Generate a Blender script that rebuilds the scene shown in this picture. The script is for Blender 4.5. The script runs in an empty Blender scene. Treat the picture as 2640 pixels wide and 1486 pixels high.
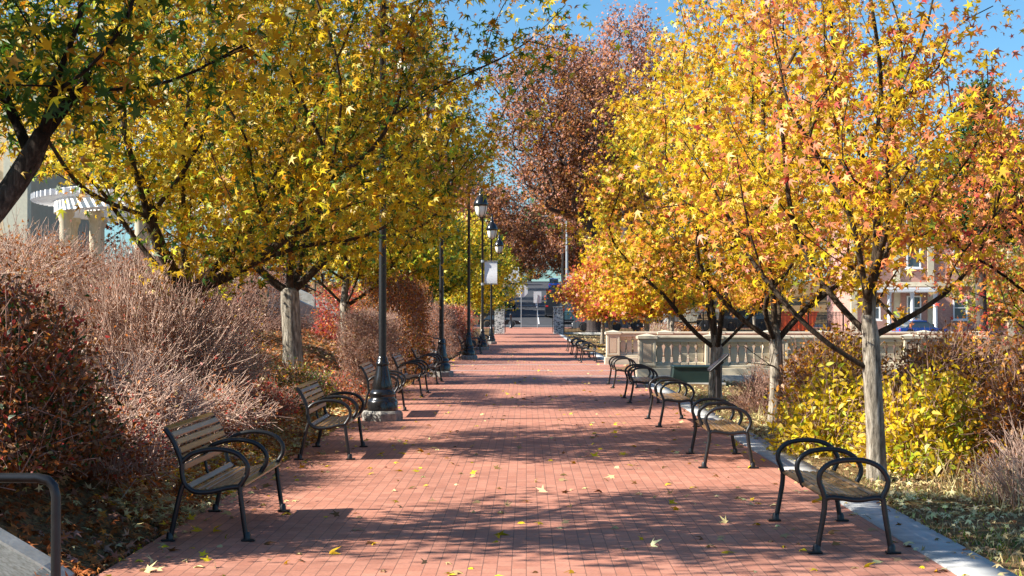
import bpy, math, random
import numpy as np
from mathutils import Vector, Matrix

random.seed(7)
RNG = np.random.default_rng(11)
scene = bpy.context.scene
col = scene.collection
R = math.radians

# ------------------------------------------------------------------ terrain
GY = [-60, 40, 110, 145, 170, 185, 340, 420, 2500]
GZ = [0, 0, -.25, -.22, 0, .1, 8.0, 10.0, 16.0]
LX = [-4000, -13, -9, -6.5, -4.7, -3.5, -2.95, 0]
LZ = [2.3, 2.2, 1.85, 1.35, .86, .22, 0, 0]


def base_z(y):
    return np.interp(y, GY, GZ)


def ground_z(x, y):
    """height of the real ground surface (path level in the middle)"""
    f = np.interp(y, [-60, 118, 138], [1, 1, 0])
    return base_z(y) + np.interp(x, LX, LZ) * f - np.interp(x, [3.3, 9], [0, .25]) * np.interp(y, [-60, 120, 165], [1, 1, 0])


# ------------------------------------------------------------------ materials
def new_mat(name):
    m = bpy.data.materials.new(name)
    m.use_nodes = True
    nt = m.node_tree
    b = nt.nodes['Principled BSDF']
    return m, nt, b


def N(nt, t, **kw):
    n = nt.nodes.new(t)
    for k, v in kw.items():
        if k in n.inputs:
            n.inputs[k].default_value = v
        else:
            setattr(n, k, v)
    return n


def ramp(nt, fac, stops):
    r = nt.nodes.new('ShaderNodeValToRGB')
    e = r.color_ramp.elements
    while len(e) < len(stops):
        e.new(.5)
    for i, (p, c) in enumerate(stops):
        e[i].position = p
        e[i].color = (*c, 1)
    nt.links.new(fac, r.inputs[0])
    return r.outputs[0]


def coords(nt, scale=(1, 1, 1), rot=(0, 0, 0), kind='Object'):
    tc = nt.nodes.new('ShaderNodeTexCoord')
    mp = nt.nodes.new('ShaderNodeMapping')
    mp.inputs['Scale'].default_value = scale
    mp.inputs['Rotation'].default_value = rot
    nt.links.new(tc.outputs[kind], mp.inputs[0])
    return mp.outputs[0]


def noise(nt, vec, scale, detail=4, rough=.55):
    n = N(nt, 'ShaderNodeTexNoise')
    n.inputs['Scale'].default_value = scale
    n.inputs['Detail'].default_value = detail
    n.inputs['Roughness'].default_value = rough
    nt.links.new(vec, n.inputs['Vector'])
    return n.outputs['Fac']


def mix(nt, fac, a, b, mode='MIX'):
    m = nt.nodes.new('ShaderNodeMix')
    m.data_type = 'RGBA'
    m.blend_type = mode
    for s, v in ((0, fac), (6, a), (7, b)):
        if isinstance(v, (int, float)):
            m.inputs[s].default_value = v
        elif isinstance(v, tuple):
            m.inputs[s].default_value = (*v, 1)
        else:
            nt.links.new(v, m.inputs[s])
    return m.outputs[2]


def bump(nt, b, h, strength=.4, dist=.01):
    n = nt.nodes.new('ShaderNodeBump')
    n.inputs['Strength'].default_value = strength
    n.inputs['Distance'].default_value = dist
    nt.links.new(h, n.inputs['Height'])
    nt.links.new(n.outputs[0], b.inputs['Normal'])


def noisy_mat(name, c1, c2, scale=3, rough=.7, bump_s=.3, bump_d=.01, stretch=(1, 1, 1), metal=0, spec=None, detail=5):
    m, nt, b = new_mat(name)
    v = coords(nt, stretch)
    n = noise(nt, v, scale, detail)
    nt.links.new(ramp(nt, n, [(.3, c1), (.7, c2)]), b.inputs['Base Color'])
    b.inputs['Roughness'].default_value = rough
    b.inputs['Metallic'].default_value = metal
    if spec is not None:
        b.inputs['Specular IOR Level'].default_value = spec
    if bump_s:
        n2 = noise(nt, v, scale * 6, 4)
        bump(nt, b, n2, bump_s, bump_d)
    return m


def leaf_material(name, transl=.35, rough=.5, spec=.35):
    m, nt, b = new_mat(name)
    at = nt.nodes.new('ShaderNodeAttribute')
    at.attribute_name = 'tint'
    nt.links.new(at.outputs['Color'], b.inputs['Base Color'])
    b.inputs['Roughness'].default_value = rough
    b.inputs['Specular IOR Level'].default_value = spec
    tr = nt.nodes.new('ShaderNodeBsdfTranslucent')
    nt.links.new(at.outputs['Color'], tr.inputs['Color'])
    mx = nt.nodes.new('ShaderNodeMixShader')
    mx.inputs[0].default_value = transl
    out = nt.nodes['Material Output']
    nt.links.new(b.outputs[0], mx.inputs[1])
    nt.links.new(tr.outputs[0], mx.inputs[2])
    nt.links.new(mx.outputs[0], out.inputs['Surface'])
    return m


def brick_paver_mat():
    m, nt, b = new_mat('brick_pavers')
    v = coords(nt, (1, 1, 1), (0, 0, R(90)))
    br = N(nt, 'ShaderNodeTexBrick')
    br.inputs['Scale'].default_value = 1
    br.inputs['Brick Width'].default_value = .2
    br.inputs['Row Height'].default_value = .1
    br.inputs['Mortar Size'].default_value = .0032
    br.inputs['Mortar Smooth'].default_value = .25
    br.inputs['Bias'].default_value = 0
    br.inputs['Color1'].default_value = (.39, .165, .112, 1)
    br.inputs['Color2'].default_value = (.47, .215, .15, 1)
    br.inputs['Mortar'].default_value = (.19, .1, .075, 1)
    nt.links.new(v, br.inputs['Vector'])
    v2 = coords(nt)
    n1 = noise(nt, v2, .7, 4)
    n2 = noise(nt, v2, 40, 3)
    c = mix(nt, .55, br.outputs['Color'], ramp(nt, n1, [(.3, (.36, .36, .36)), (.7, (.7, .66, .62))]), 'OVERLAY')
    n4 = noise(nt, v2, 3.3, 5, .7)
    c = mix(nt, .35, c, ramp(nt, n4, [(.28, (.22, .22, .22)), (.5, (.5, .5, .5)), (.75, (.66, .64, .62))]), 'OVERLAY')
    c = mix(nt, .3, c, ramp(nt, n2, [(.3, (.3, .3, .3)), (.7, (.7, .7, .7))]), 'OVERLAY')
    nt.links.new(c, b.inputs['Base Color'])
    b.inputs['Roughness'].default_value = .72
    b.inputs['Specular IOR Level'].default_value = .3
    h = mix(nt, .25, br.outputs['Fac'], n2)
    inv = N(nt, 'ShaderNodeInvert')
    nt.links.new(h, inv.inputs['Color'])
    bump(nt, b, inv.outputs[0], .6, .004)
    return m


def bark_mat(name, c1, c2, c3):
    m, nt, b = new_mat(name)
    v = coords(nt, (1, 1, .16))
    n1 = noise(nt, v, 26, 6, .7)
    v3 = coords(nt, (1, 1, .7))
    n3 = noise(nt, v3, 4.5, 3)
    c = ramp(nt, n1, [(.34, c1), (.5, c2), (.68, c3)])
    c = mix(nt, .6, c, ramp(nt, n3, [(.3, (.3, .29, .27)), (.7, (.72, .72, .72))]), 'OVERLAY')
    at = nt.nodes.new('ShaderNodeAttribute')
    at.attribute_name = 'tint'
    c = mix(nt, 1.0, c, at.outputs['Color'], 'MULTIPLY')
    nt.links.new(c, b.inputs['Base Color'])
    b.inputs['Roughness'].default_value = .85
    b.inputs['Specular IOR Level'].default_value = .2
    bump(nt, b, n1, 1.0, .03)
    return m


def stone_mat(name, scale, stops, mortar, mw=.05):
    m, nt, b = new_mat(name)
    v = coords(nt, (1, 1, 1.3))
    vo = N(nt, 'ShaderNodeTexVoronoi', feature='F1')
    vo.inputs['Scale'].default_value = scale
    nt.links.new(v, vo.inputs['Vector'])
    ve = N(nt, 'ShaderNodeTexVoronoi', feature='DISTANCE_TO_EDGE')
    ve.inputs['Scale'].default_value = scale
    nt.links.new(v, ve.inputs['Vector'])
    sep = N(nt, 'ShaderNodeSeparateColor')
    nt.links.new(vo.outputs['Color'], sep.inputs[0])
    c = ramp(nt, sep.outputs[0], stops)
    f = ramp(nt, ve.outputs['Distance'], [(mw, (0, 0, 0)), (mw + .03, (1, 1, 1))])
    c = mix(nt, f, mortar, c)
    nt.links.new(c, b.inputs['Base Color'])
    b.inputs['Roughness'].default_value = .85
    bump(nt, b, f, .6, .02)
    return m


def brick_wall_mat(name, c1, c2, mortar):
    m, nt, b = new_mat(name)
    tc = nt.nodes.new('ShaderNodeTexCoord')
    sp = nt.nodes.new('ShaderNodeSeparateXYZ')
    nt.links.new(tc.outputs['Object'], sp.inputs[0])
    ad = N(nt, 'ShaderNodeMath', operation='ADD')
    nt.links.new(sp.outputs[0], ad.inputs[0])
    nt.links.new(sp.outputs[1], ad.inputs[1])
    cb = nt.nodes.new('ShaderNodeCombineXYZ')
    nt.links.new(ad.outputs[0], cb.inputs[0])
    nt.links.new(sp.outputs[2], cb.inputs[1])
    br = N(nt, 'ShaderNodeTexBrick')
    br.inputs['Scale'].default_value = 1
    br.inputs['Brick Width'].default_value = .22
    br.inputs['Row Height'].default_value = .075
    br.inputs['Mortar Size'].default_value = .008
    br.inputs['Color1'].default_value = (*c1, 1)
    br.inputs['Color2'].default_value = (*c2, 1)
    br.inputs['Mortar'].default_value = (*mortar, 1)
    nt.links.new(cb.outputs[0], br.inputs['Vector'])
    nt.links.new(br.outputs['Color'], b.inputs['Base Color'])
    b.inputs['Roughness'].default_value = .85
    return m


def wood_mat():
    m, nt, b = new_mat('varnished_slats')
    v = coords(nt, (9, .7, 9))
    n = noise(nt, v, 6, 6, .6)
    oi = nt.nodes.new('ShaderNodeObjectInfo')
    c = ramp(nt, n, [(.3, (.12, .062, .024)), (.55, (.24, .135, .055)), (.75, (.33, .21, .1))])
    nt.links.new(c, b.inputs['Base Color'])
    b.inputs['Roughness'].default_value = .28
    b.inputs['Specular IOR Level'].default_value = .75
    bump(nt, b, n, .2, .003)
    return m


def plain(name, c, rough=.5, metal=0, spec=.5, emit=None):
    m, nt, b = new_mat(name)
    v = coords(nt)
    n = noise(nt, v, 9, 4)
    d = tuple(x * .86 for x in c)
    nt.links.new(ramp(nt, n, [(.3, d), (.7, c)]), b.inputs['Base Color'])
    b.inputs['Roughness'].default_value = rough
    b.inputs['Metallic'].default_value = metal
    b.inputs['Specular IOR Level'].default_value = spec
    return m


def ground_mat():
    m, nt, b = new_mat('ground')
    v = coords(nt)
    n1 = noise(nt, v, .9, 5)
    n2 = noise(nt, v, 22, 5, .7)
    c = ramp(nt, n2, [(.25, (.05, .03, .015)), (.45, (.15, .09, .045)), (.6, (.27, .17, .075)), (.8, (.4, .3, .15))])
    g = ramp(nt, n2, [(.3, (.05, .035, .015)), (.6, (.14, .11, .04)), (.8, (.3, .22, .1))])
    f = ramp(nt, n1, [(.5, (0, 0, 0)), (.66, (1, 1, 1))])
    nt.links.new(mix(nt, f, c, g), b.inputs['Base Color'])
    b.inputs['Roughness'].default_value = .95
    b.inputs['Specular IOR Level'].default_value = .1
    bump(nt, b, n2, 1, .04)
    return m


M = {}
M['brick'] = brick_paver_mat()
M['leaf'] = leaf_material('leaf', .43, .42, .4)
M['dry_leaf'] = leaf_material('dry_leaf', .15, .7, .2)
M['bark'] = bark_mat('bark_grey', (.06, .05, .038), (.26, .225, .175), (.52, .47, .39))
M['dark_bark'] = bark_mat('bark_dark', (.03, .024, .02), (.075, .06, .05), (.2, .17, .14))
M['twig'] = noisy_mat('twig', (.12, .05, .036), (.5, .31, .23), 9, .75, 0)
M['pale_twig'] = noisy_mat('pale_twig', (.2, .09, .06), (.72, .52, .4), 9, .75, 0)
M['far_twig'] = noisy_mat('far_twig', (.03, .02, .018), (.085, .06, .052), 9, .8, 0)
M['metal'] = noisy_mat('black_paint', (.008, .008, .009), (.017, .017, .018), 20, .38, .12, .002, spec=.5)
M['gloss_metal'] = noisy_mat('gloss_black', (.007, .007, .008), (.014, .014, .015), 14, .22, .08, .002, spec=.6)
M['wood'] = wood_mat()
M['concrete'] = noisy_mat('concrete', (.32, .3, .26), (.52, .5, .45), 5, .88, .35, .006)
M['kerb'] = noisy_mat('kerb_concrete', (.3, .3, .29), (.47, .46, .44), 4, .85, .3, .004)
M['aggregate'] = noisy_mat('exposed_aggregate', (.3, .27, .2), (.62, .58, .48), 30, .85, .8, .012)
M['cast_stone'] = noisy_mat('cast_stone', (.5, .42, .29), (.62, .54, .4), 3, .85, .2, .004)
M['cast_panel'] = noisy_mat('stone_panel', (.5, .36, .24), (.6, .46, .32), 3, .85, .2, .004)
M['plinth'] = noisy_mat('plinth_stone', (.12, .11, .1), (.38, .36, .32), 14, .9, .8, .01)
M['ground'] = ground_mat()
M['asphalt'] = noisy_mat('asphalt', (.024, .025, .03), (.048, .049, .055), 1.2, .9, .3, .006)
M['sidewalk'] = noisy_mat('sidewalk', (.36, .34, .3), (.5, .48, .43), 2, .9, .2, .005)
M['pillar_stone'] = stone_mat('pillar_stone', 4.2, [(0, (.07, .075, .08)), (.35, (.16, .165, .17)), (.7, (.3, .3, .29)), (1, (.5, .5, .48))], (.62, .62, .58), .04)
M['white_paint'] = plain('white_paint', (.8, .8, .8), .5)
M['banner'] = plain('banner_cloth', (.86, .86, .86), .7)
M['sign_back'] = plain('sign_back', (.62, .66, .7), .45, .15)
M['steel'] = plain('galvanised_steel', (.5, .52, .54), .4, .6)
M['lamp_glass'] = plain('lamp_glass', (.86, .83, .7), .25)
M['stucco'] = noisy_mat('stucco', (.46, .37, .26), (.54, .44, .32), 2, .9, .2, .004)
M['red_brick'] = brick_wall_mat('red_brick', (.42, .17, .13), (.52, .24, .19), (.5, .42, .36))
M['glass'] = plain('window_glass', (.06, .08, .1), .08, 0, .8)
M['tyre'] = plain('tyre_rubber', (.02, .02, .02), .8)
M['rim'] = plain('rim_alloy', (.5, .5, .5), .35, .7)
M['cream'] = plain('cream_paint', (.7, .66, .5), .4)
M['beige'] = plain('beige_paint', (.62, .5, .32), .45)
M['black_car'] = plain('black_car_paint', (.012, .012, .014), .18)
M['dark_box'] = plain('dark_van_paint', (.02, .022, .028), .3)
M['grey_car'] = plain('grey_car_paint', (.22, .25, .28), .25, .3)
M['teal_car'] = plain('teal_car_paint', (.1, .22, .26), .25, .2)
M['white_car'] = plain('white_car_paint', (.78, .78, .78), .3)
M['blue_car'] = plain('blue_car_paint', (.02, .11, .5), .3)
M['orange'] = plain('orange_paint', (.75, .13, .03), .5)
M['red_light'] = plain('red_lens', (.6, .02, .02), .3)
M['clear_light'] = plain('clear_lens', (.8, .8, .78), .15)
M['green_box'] = plain('dark_green_paint', (.012, .035, .03), .5)
M['needle'] = leaf_material('needle', .1, .6, .2)


# ------------------------------------------------------------------ objects
def link(o, parent=None):
    col.objects.link(o)
    if parent is not None:
        o.parent = parent
    return o


def empty(name, loc=(0, 0, 0), rz=0):
    o = bpy.data.objects.new(name, None)
    o.empty_display_size = .2
    o.location = loc
    o.rotation_euler = (0, 0, rz)
    return link(o)


def tag(o, label=None, cat=None, group=None, kind=None):
    for k, v in (('label', label), ('category', cat), ('group', group), ('kind', kind)):
        if v:
            o[k] = v
    return o


def np_mesh(name, verts, sizes, idx, mat, parent=None, smooth=False, tint=None, loc=None):
    me = bpy.data.meshes.new(name)
    verts = np.asarray(verts, dtype=np.float32)
    sizes = np.asarray(sizes, dtype=np.int32)
    idx = np.asarray(idx, dtype=np.int32)
    me.vertices.add(len(verts))
    me.vertices.foreach_set('co', verts.ravel())
    me.loops.add(len(idx))
    me.loops.foreach_set('vertex_index', idx)
    me.polygons.add(len(sizes))
    st = np.concatenate([[0], np.cumsum(sizes)[:-1]]).astype(np.int32)
    me.polygons.foreach_set('loop_start', st)
    me.update(calc_edges=True)
    if smooth:
        me.polygons.foreach_set('use_smooth', np.ones(len(sizes), dtype=bool))
    if tint is not None:
        a = me.attributes.new('tint', 'FLOAT_COLOR', 'POINT')
        c = np.ones((len(verts), 4), dtype=np.float32)
        c[:, :3] = tint
        a.data.foreach_set('color', c.ravel())
    me.materials.append(mat)
    o = bpy.data.objects.new(name, me)
    if loc is not None:
        o.location = loc
    return link(o, parent)


def catmull(pts, n=6, closed=False):
    p = [np.array(q, float) for q in pts]
    out = []
    L = len(p)
    rng = range(L if closed else L - 1)
    for i in rng:
        if closed:
            a, b, c, d = p[i - 1], p[i], p[(i + 1) % L], p[(i + 2) % L]
        else:
            a, b, c, d = p[max(i - 1, 0)], p[i], p[i + 1], p[min(i + 2, L - 1)]
        for k in range(n):
            t = k / n
            out.append(.5 * (2 * b + (c - a) * t + (2 * a - 5 * b + 4 * c - d) * t * t + (3 * b - a - 3 * c + d) * t ** 3))
    if not closed:
        out.append(p[-1])
    return out


class MB:
    def __init__(s):
        s.v, s.f, s.sm = [], [], []

    def add(s, verts, faces, smooth=False):
        b = len(s.v)
        s.v += [tuple(map(float, q)) for q in verts]
        s.f += [[b + i for i in f] for f in faces]
        s.sm += [smooth] * len(faces)
        return s

    def box(s, c, d, rz=0, ry=0, rx=0, bev=0):
        x, y, z = d[0] / 2, d[1] / 2, d[2] / 2
        if bev:
            b = min(bev, x * .9, y * .9, z * .9)
            vs = []
            for (X, Y, Z) in ((x - b, y - b, z), (x - b, y, z - b), (x, y - b, z - b)):
                for sx in (-1, 1):
                    for sy in (-1, 1):
                        for sz in (-1, 1):
                            vs.append((X * sx, Y * sy, Z * sz))
            i = lambda k, sx, sy, sz: k * 8 + (sx > 0) * 4 + (sy > 0) * 2 + (sz > 0)
            fs = []
            for q in (1, -1):
                o = lambda l: l if q > 0 else l[::-1]
                fs.append(o([i(0, -1, -1, q), i(0, 1, -1, q), i(0, 1, 1, q), i(0, -1, 1, q)]))
                fs.append(o([i(1, -1, q, -1), i(1, -1, q, 1), i(1, 1, q, 1), i(1, 1, q, -1)]))
                fs.append(o([i(2, q, -1, -1), i(2, q, 1, -1), i(2, q, 1, 1), i(2, q, -1, 1)]))
            for a in (1, -1):
                for c2 in (1, -1):
                    fs.append([i(0, -1, a, c2), i(0, 1, a, c2), i(1, 1, a, c2), i(1, -1, a, c2)])
                    fs.append([i(0, a, -1, c2), i(0, a, 1, c2), i(2, a, 1, c2), i(2, a, -1, c2)])
                    fs.append([i(1, a, c2, -1), i(1, a, c2, 1), i(2, a, c2, 1), i(2, a, c2, -1)])
                    for e in (1, -1):
                        fs.append([i(0, a, c2, e), i(1, a, c2, e), i(2, a, c2, e)])
        else:
            vs = [(sx * x, sy * y, sz * z) for sx in (-1, 1) for sy in (-1, 1) for sz in (-1, 1)]
            fs = [[0, 1, 3, 2], [4, 6, 7, 5], [0, 4, 5, 1], [2, 3, 7, 6], [0, 2, 6, 4], [1, 5, 7, 3]]
        m = Matrix.Translation(c) @ Matrix.Rotation(rz, 4, 'Z') @ Matrix.Rotation(ry, 4, 'Y') @ Matrix.Rotation(rx, 4, 'X')
        return s.add([m @ Vector(q) for q in vs], fs)

    def tube(s, pts, r, n=8, cap=True, sx=1.0):
        pts = [Vector(p) for p in pts]
        L = len(pts)
        rs = r if isinstance(r, (list, tuple)) else [r] * L
        t0 = (pts[1] - pts[0]).normalized()
        ref = Vector((0, 0, 1)) if abs(t0.z) < .9 else Vector((0, 1, 0))
        u = t0.cross(ref).normalized()
        vs, fs = [], []
        for i, p in enumerate(pts):
            t = (pts[min(i + 1, L - 1)] - pts[max(i - 1, 0)]).normalized()
            u = (u - t * u.dot(t)).normalized()
            w = t.cross(u)
            for k in range(n):
                a = 2 * math.pi * k / n
                vs.append(p + (u * math.cos(a) * sx + w * math.sin(a)) * rs[i])
        for i in range(L - 1):
            for k in range(n):
                fs.append([i * n + k, i * n + (k + 1) % n, (i + 1) * n + (k + 1) % n, (i + 1) * n + k])
        s.add(vs, fs, True)
        if cap:
            s.add([vs[k] for k in range(n)], [list(range(n))[::-1]])
            s.add([vs[(L - 1) * n + k] for k in range(n)], [list(range(n))])
        return s

    def lathe(s, prof, n=16, c=(0, 0, 0), flute=0, smooth=True):
        vs, fs = [], []
        for (r, z) in prof:
            for k in range(n):
                a = 2 * math.pi * k / n
                q = r * (1 - flute * (k % 2))
                vs.append((c[0] + q * math.cos(a), c[1] + q * math.sin(a), c[2] + z))
        for i in range(len(prof) - 1):
            for k in range(n):
                fs.append([i * n + k, i * n + (k + 1) % n, (i + 1) * n + (k + 1) % n, (i + 1) * n + k])
        s.add(vs, fs, smooth)
        for i, rev in ((0, True), (len(prof) - 1, False)):
            if prof[i][0] > 1e-4:
                l = list(range(n))
                s.add([vs[i * n + k] for k in range(n)], [l[::-1] if rev else l])
        return s

    def prism(s, poly, a, b, axis='y'):
        """polygon extruded along an axis; poly is (x,z) for y, (y,z) for x, (x,y) for z"""
        def P(q, t):
            return {'y': (q[0], t, q[1]), 'x': (t, q[0], q[1]), 'z': (q[0], q[1], t)}[axis]
        n = len(poly)
        vs = [P(q, a) for q in poly] + [P(q, b) for q in poly]
        fs = [list(range(n)), list(range(n, 2 * n))[::-1]]
        fs += [[i, n + i, n + (i + 1) % n, (i + 1) % n] for i in range(n)]
        return s.add(vs, fs)

    def build(s, name, mat, parent=None, loc=None, rz=0):
        me = bpy.data.meshes.new(name)
        me.from_pydata(s.v, [], s.f)
        me.polygons.foreach_set('use_smooth', s.sm)
        me.materials.append(mat)
        me.update()
        import bmesh
        bm = bmesh.new()
        bm.from_mesh(me)
        bmesh.ops.recalc_face_normals(bm, faces=bm.faces)
        bm.to_mesh(me)
        bm.free()
        o = bpy.data.objects.new(name, me)
        if loc is not None:
            o.location = loc
        o.rotation_euler = (0, 0, rz)
        return link(o, parent)


def copy_tree(o, parent=None):
    c = o.copy()
    col.objects.link(c)
    if parent is not None:
        c.parent = parent
    for ch in list(o.children):
        copy_tree(ch, c)
    return c
# ------------------------------------------------------------------ leaves
def star_template():
    ang = [90, 62, 30, -4, -36, -90, -144, -176, 150, 118]
    rad = [1.08, .36, 1.0, .3, .78, .2, .78, .3, 1.0, .36]
    v = [(r * math.cos(R(a)), r * math.sin(R(a)), -.34 * r * r) for a, r in zip(ang, rad)]
    return np.array(v) * .6


OVAL = np.array([(0, -.5, -.05), (.2, -.2, .06), (.22, .1, .07), (0, .55, -.12), (-.22, .1, .07), (-.2, -.2, .06)])
KITE = np.array([(0, -.5, 0), (.38, 0, .1), (0, .55, -.1), (-.38, 0, .1)])
BURST = np.array([(math.cos(R(a)) * r, math.sin(R(a)) * r, -.2 * r) for a, r in
                  zip(range(0, 360, 36), [.62, .24, .55, .22, .6, .26, .5, .2, .58, .25])])
TEMPL = {'star': star_template(), 'oval': OVAL, 'kite': KITE, 'burst': BURST}


def unit(a):
    return a / np.maximum(np.linalg.norm(a, axis=1, keepdims=True), 1e-9)


def leaf_mesh(name, P, size, tint, mat, parent, shape='star', bias=(0, 0, .5), spread=1.0, rng=RNG, loc=None, flat=None):
    n = len(P)
    T = TEMPL[shape]
    k = len(T)
    nr = unit(np.asarray(bias) + rng.normal(0, 1, (n, 3)) * spread * np.array([.6, .6, .5]))
    if flat is not None:
        nr = unit(flat + rng.normal(0, 1, (n, 3)) * spread)
    ref = rng.normal(0, 1, (n, 3))
    u = unit(np.cross(nr, ref))
    w = np.cross(nr, u)
    curl = rng.uniform(.2, 3.0, (n, 1))
    size = np.broadcast_to(size, (n,))[:, None, None]
    V = P[:, None, :] + size * (u[:, None, :] * T[None, :, 0:1] + w[:, None, :] * T[None, :, 1:2]
                                + nr[:, None, :] * T[None, :, 2:3] * curl[:, None, :])
    V = V.reshape(-1, 3)
    return np_mesh(name, V, np.full(n, k), np.arange(n * k), mat, parent, False, np.repeat(tint, k, axis=0), loc)


def snoise(P, s, seed):
    r = np.random.default_rng(seed)
    v = np.zeros(len(P))
    for i in range(5):
        d = r.normal(0, 1, 3) * s * (1 + .5 * i)
        v += np.sin(P @ d + r.uniform(0, 6.28)) / (1 + .35 * i)
    return v / 2.2


PAL = dict(
    yellow=(.7, .5, .02), gold=(.68, .41, .016), amber=(.48, .2, .012), green=(.06, .13, .012), lime=(.4, .45, .03),
    orange=(.62, .22, .035), salmon=(.68, .24, .1), red=(.52, .07, .05), brown=(.2, .085, .03), tan=(.45, .3, .14),
    pale=(.7, .58, .28), rust=(.34, .11, .03), crimson=(.42, .03, .05), darkgreen=(.025, .07, .012), cream=(.6, .47, .22),
    pinkbrown=(.4, .2, .14))


def tints(P, weights, seed, scale=.8, jit=.16, rng=RNG):
    """every leaf gets a colour of the palette; neighbours tend to share one, as on a turning tree"""
    names = list(weights)
    n = len(P)
    sc = np.stack([snoise(P, scale, seed + 17 * i) * 1.1 + np.log(weights[k] + 1e-6) + rng.gumbel(0, .75, n) for i, k in enumerate(names)], 1)
    pick = sc.argmax(1)
    c = np.array([PAL[k] for k in names])[pick]
    c = c * np.exp(rng.normal(0, jit, (n, 1))) * np.exp(rng.normal(0, jit * .4, (n, 3)))
    return np.clip(c, 0.004, .85)


# ------------------------------------------------------------------ branching
def grow(roots, pts, seg=.3, jit=.05, lift=.9, rng=RNG, tip=.006, cost_up=1.3):
    """roots: list of chains of nodes; every point is joined to the nearest suitable node below it"""
    nodes, par = [], []
    for ch in roots:
        prev = -1
        for p in ch:
            nodes.append(np.array(p, float))
            par.append(prev)
            prev = len(nodes) - 1
    cap = 60000
    A = np.zeros((cap, 3))
    A[:len(nodes)] = nodes
    cnt = len(nodes)
    par = par + [0] * (cap - cnt)
    tips = []
    c0 = A[:cnt].mean(0)
    order = np.argsort(np.linalg.norm(pts - c0, axis=1))
    for i in order:
        p = pts[i]
        d = p - A[:cnt]
        hz = np.hypot(d[:, 0], d[:, 1])
        cost = np.linalg.norm(d, axis=1) + cost_up * np.maximum(0, lift * hz * .6 - d[:, 2])
        q = int(cost.argmin())
        a = A[q].copy()
        L = np.linalg.norm(p - a)
        k = max(1, int(L / seg))
        bend = rng.normal(0, .06, 3) * L
        prev = q
        for j in range(1, k + 1):
            t = j / k
            x = a + (p - a) * t + bend * math.sin(math.pi * t) + (rng.normal(0, jit, 3) * min(L, .5) if j < k else 0)
            x[2] -= .12 * L * math.sin(math.pi * t) * lift
            if cnt >= cap:
                break
            A[cnt] = x
            par[cnt] = prev
            prev = cnt
            cnt += 1
        tips.append(prev)
    return A[:cnt], np.array(par[:cnt]), np.array(tips)


def radii(A, par, r_root, tip):
    n = len(A)
    ch = np.zeros(n, int)
    w = np.zeros(n)
    for i in range(n):
        if par[i] >= 0:
            ch[par[i]] += 1
    w[ch == 0] = 1
    for i in range(n - 1, -1, -1):
        if par[i] >= 0:
            w[par[i]] += w[i]
    w = np.maximum(w, 1)
    e = math.log(r_root / tip) / math.log(max(w.max(), 2))
    return tip * w ** e, w


def smooth(A, par, k0, it=4):
    n = len(A)
    w = np.ones(n)
    for i in range(n - 1, 0, -1):
        if par[i] >= 0:
            w[par[i]] += w[i]
    main = np.full(n, -1)
    for i in range(n):
        p = par[i]
        if p >= 0 and (main[p] < 0 or w[i] > w[main[p]]):
            main[p] = i
    m = np.where((main >= 0) & (par >= 0) & (np.arange(n) >= k0))[0]
    for _ in range(it):
        A = A.copy()
        A[m] = A[m] * .4 + .3 * (A[par[m]] + A[main[m]])
    return A


def tube_net(A, par, r, min_r=0, sides=(9, 6, 3)):
    n = len(A)
    V, S, I, RR = [], [], [], []
    base = 0
    main = {}
    for i in range(n):
        p = par[i]
        if p >= 0 and (p not in main or r[i] > r[main[p]]):
            main[p] = i
    tang = np.zeros((n, 3))
    for i in range(n):
        t = np.zeros(3)
        if par[i] >= 0:
            t += unit((A[i] - A[par[i]])[None])[0]
        if i in main:
            t += unit((A[main[i]] - A[i])[None])[0]
        tang[i] = t
    tang = unit(tang + 1e-9)
    kid = np.array([i for i in range(n) if par[i] >= 0 and r[i] >= min_r])
    if not len(kid):
        return np.zeros((0, 3)), [], []
    ref = np.array([.31, .95, .04])
    for lo, hi, ns in ((.045, 9, sides[0]), (.016, .045, sides[1]), (0, .016, sides[2])):
        k = kid[(r[kid] >= lo) & (r[kid] < hi)]
        if not len(k):
            continue
        p = par[k]
        ismain = np.array([main[a] == b for a, b in zip(p, k)])
        ra = np.where(ismain, r[p], r[k] * 1.15)
        dirs = unit(A[k] - A[p] + 1e-9)
        ta = np.where(ismain[:, None], tang[p], dirs)
        tb = tang[k]
        ang = np.arange(ns) * 2 * math.pi / ns

        def ring(c, t, rad):
            u = unit(np.cross(t, ref) + 1e-9)
            w = np.cross(t, u)
            return c[:, None, :] + rad[:, None, None] * (u[:, None, :] * np.cos(ang)[None, :, None] + w[:, None, :] * np.sin(ang)[None, :, None])
        Ra, Rb = ring(A[p], ta, ra), ring(A[k], tb, r[k])
        m = len(k)
        V.append(np.concatenate([Ra, Rb], 1).reshape(-1, 3))
        RR.append(np.repeat(np.stack([ra, r[k]], 1).reshape(-1), ns))
        j = np.arange(ns)
        quad = np.stack([j, (j + 1) % ns, ns + (j + 1) % ns, ns + j], 1)
        idx = (base + np.arange(m)[:, None, None] * 2 * ns + quad[None]).reshape(-1)
        I.append(idx)
        S.append(np.full(m * ns, 4))
        base += m * 2 * ns
    tube_net.r = np.concatenate(RR)
    return np.concatenate(V), np.concatenate(S), np.concatenate(I)


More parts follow.
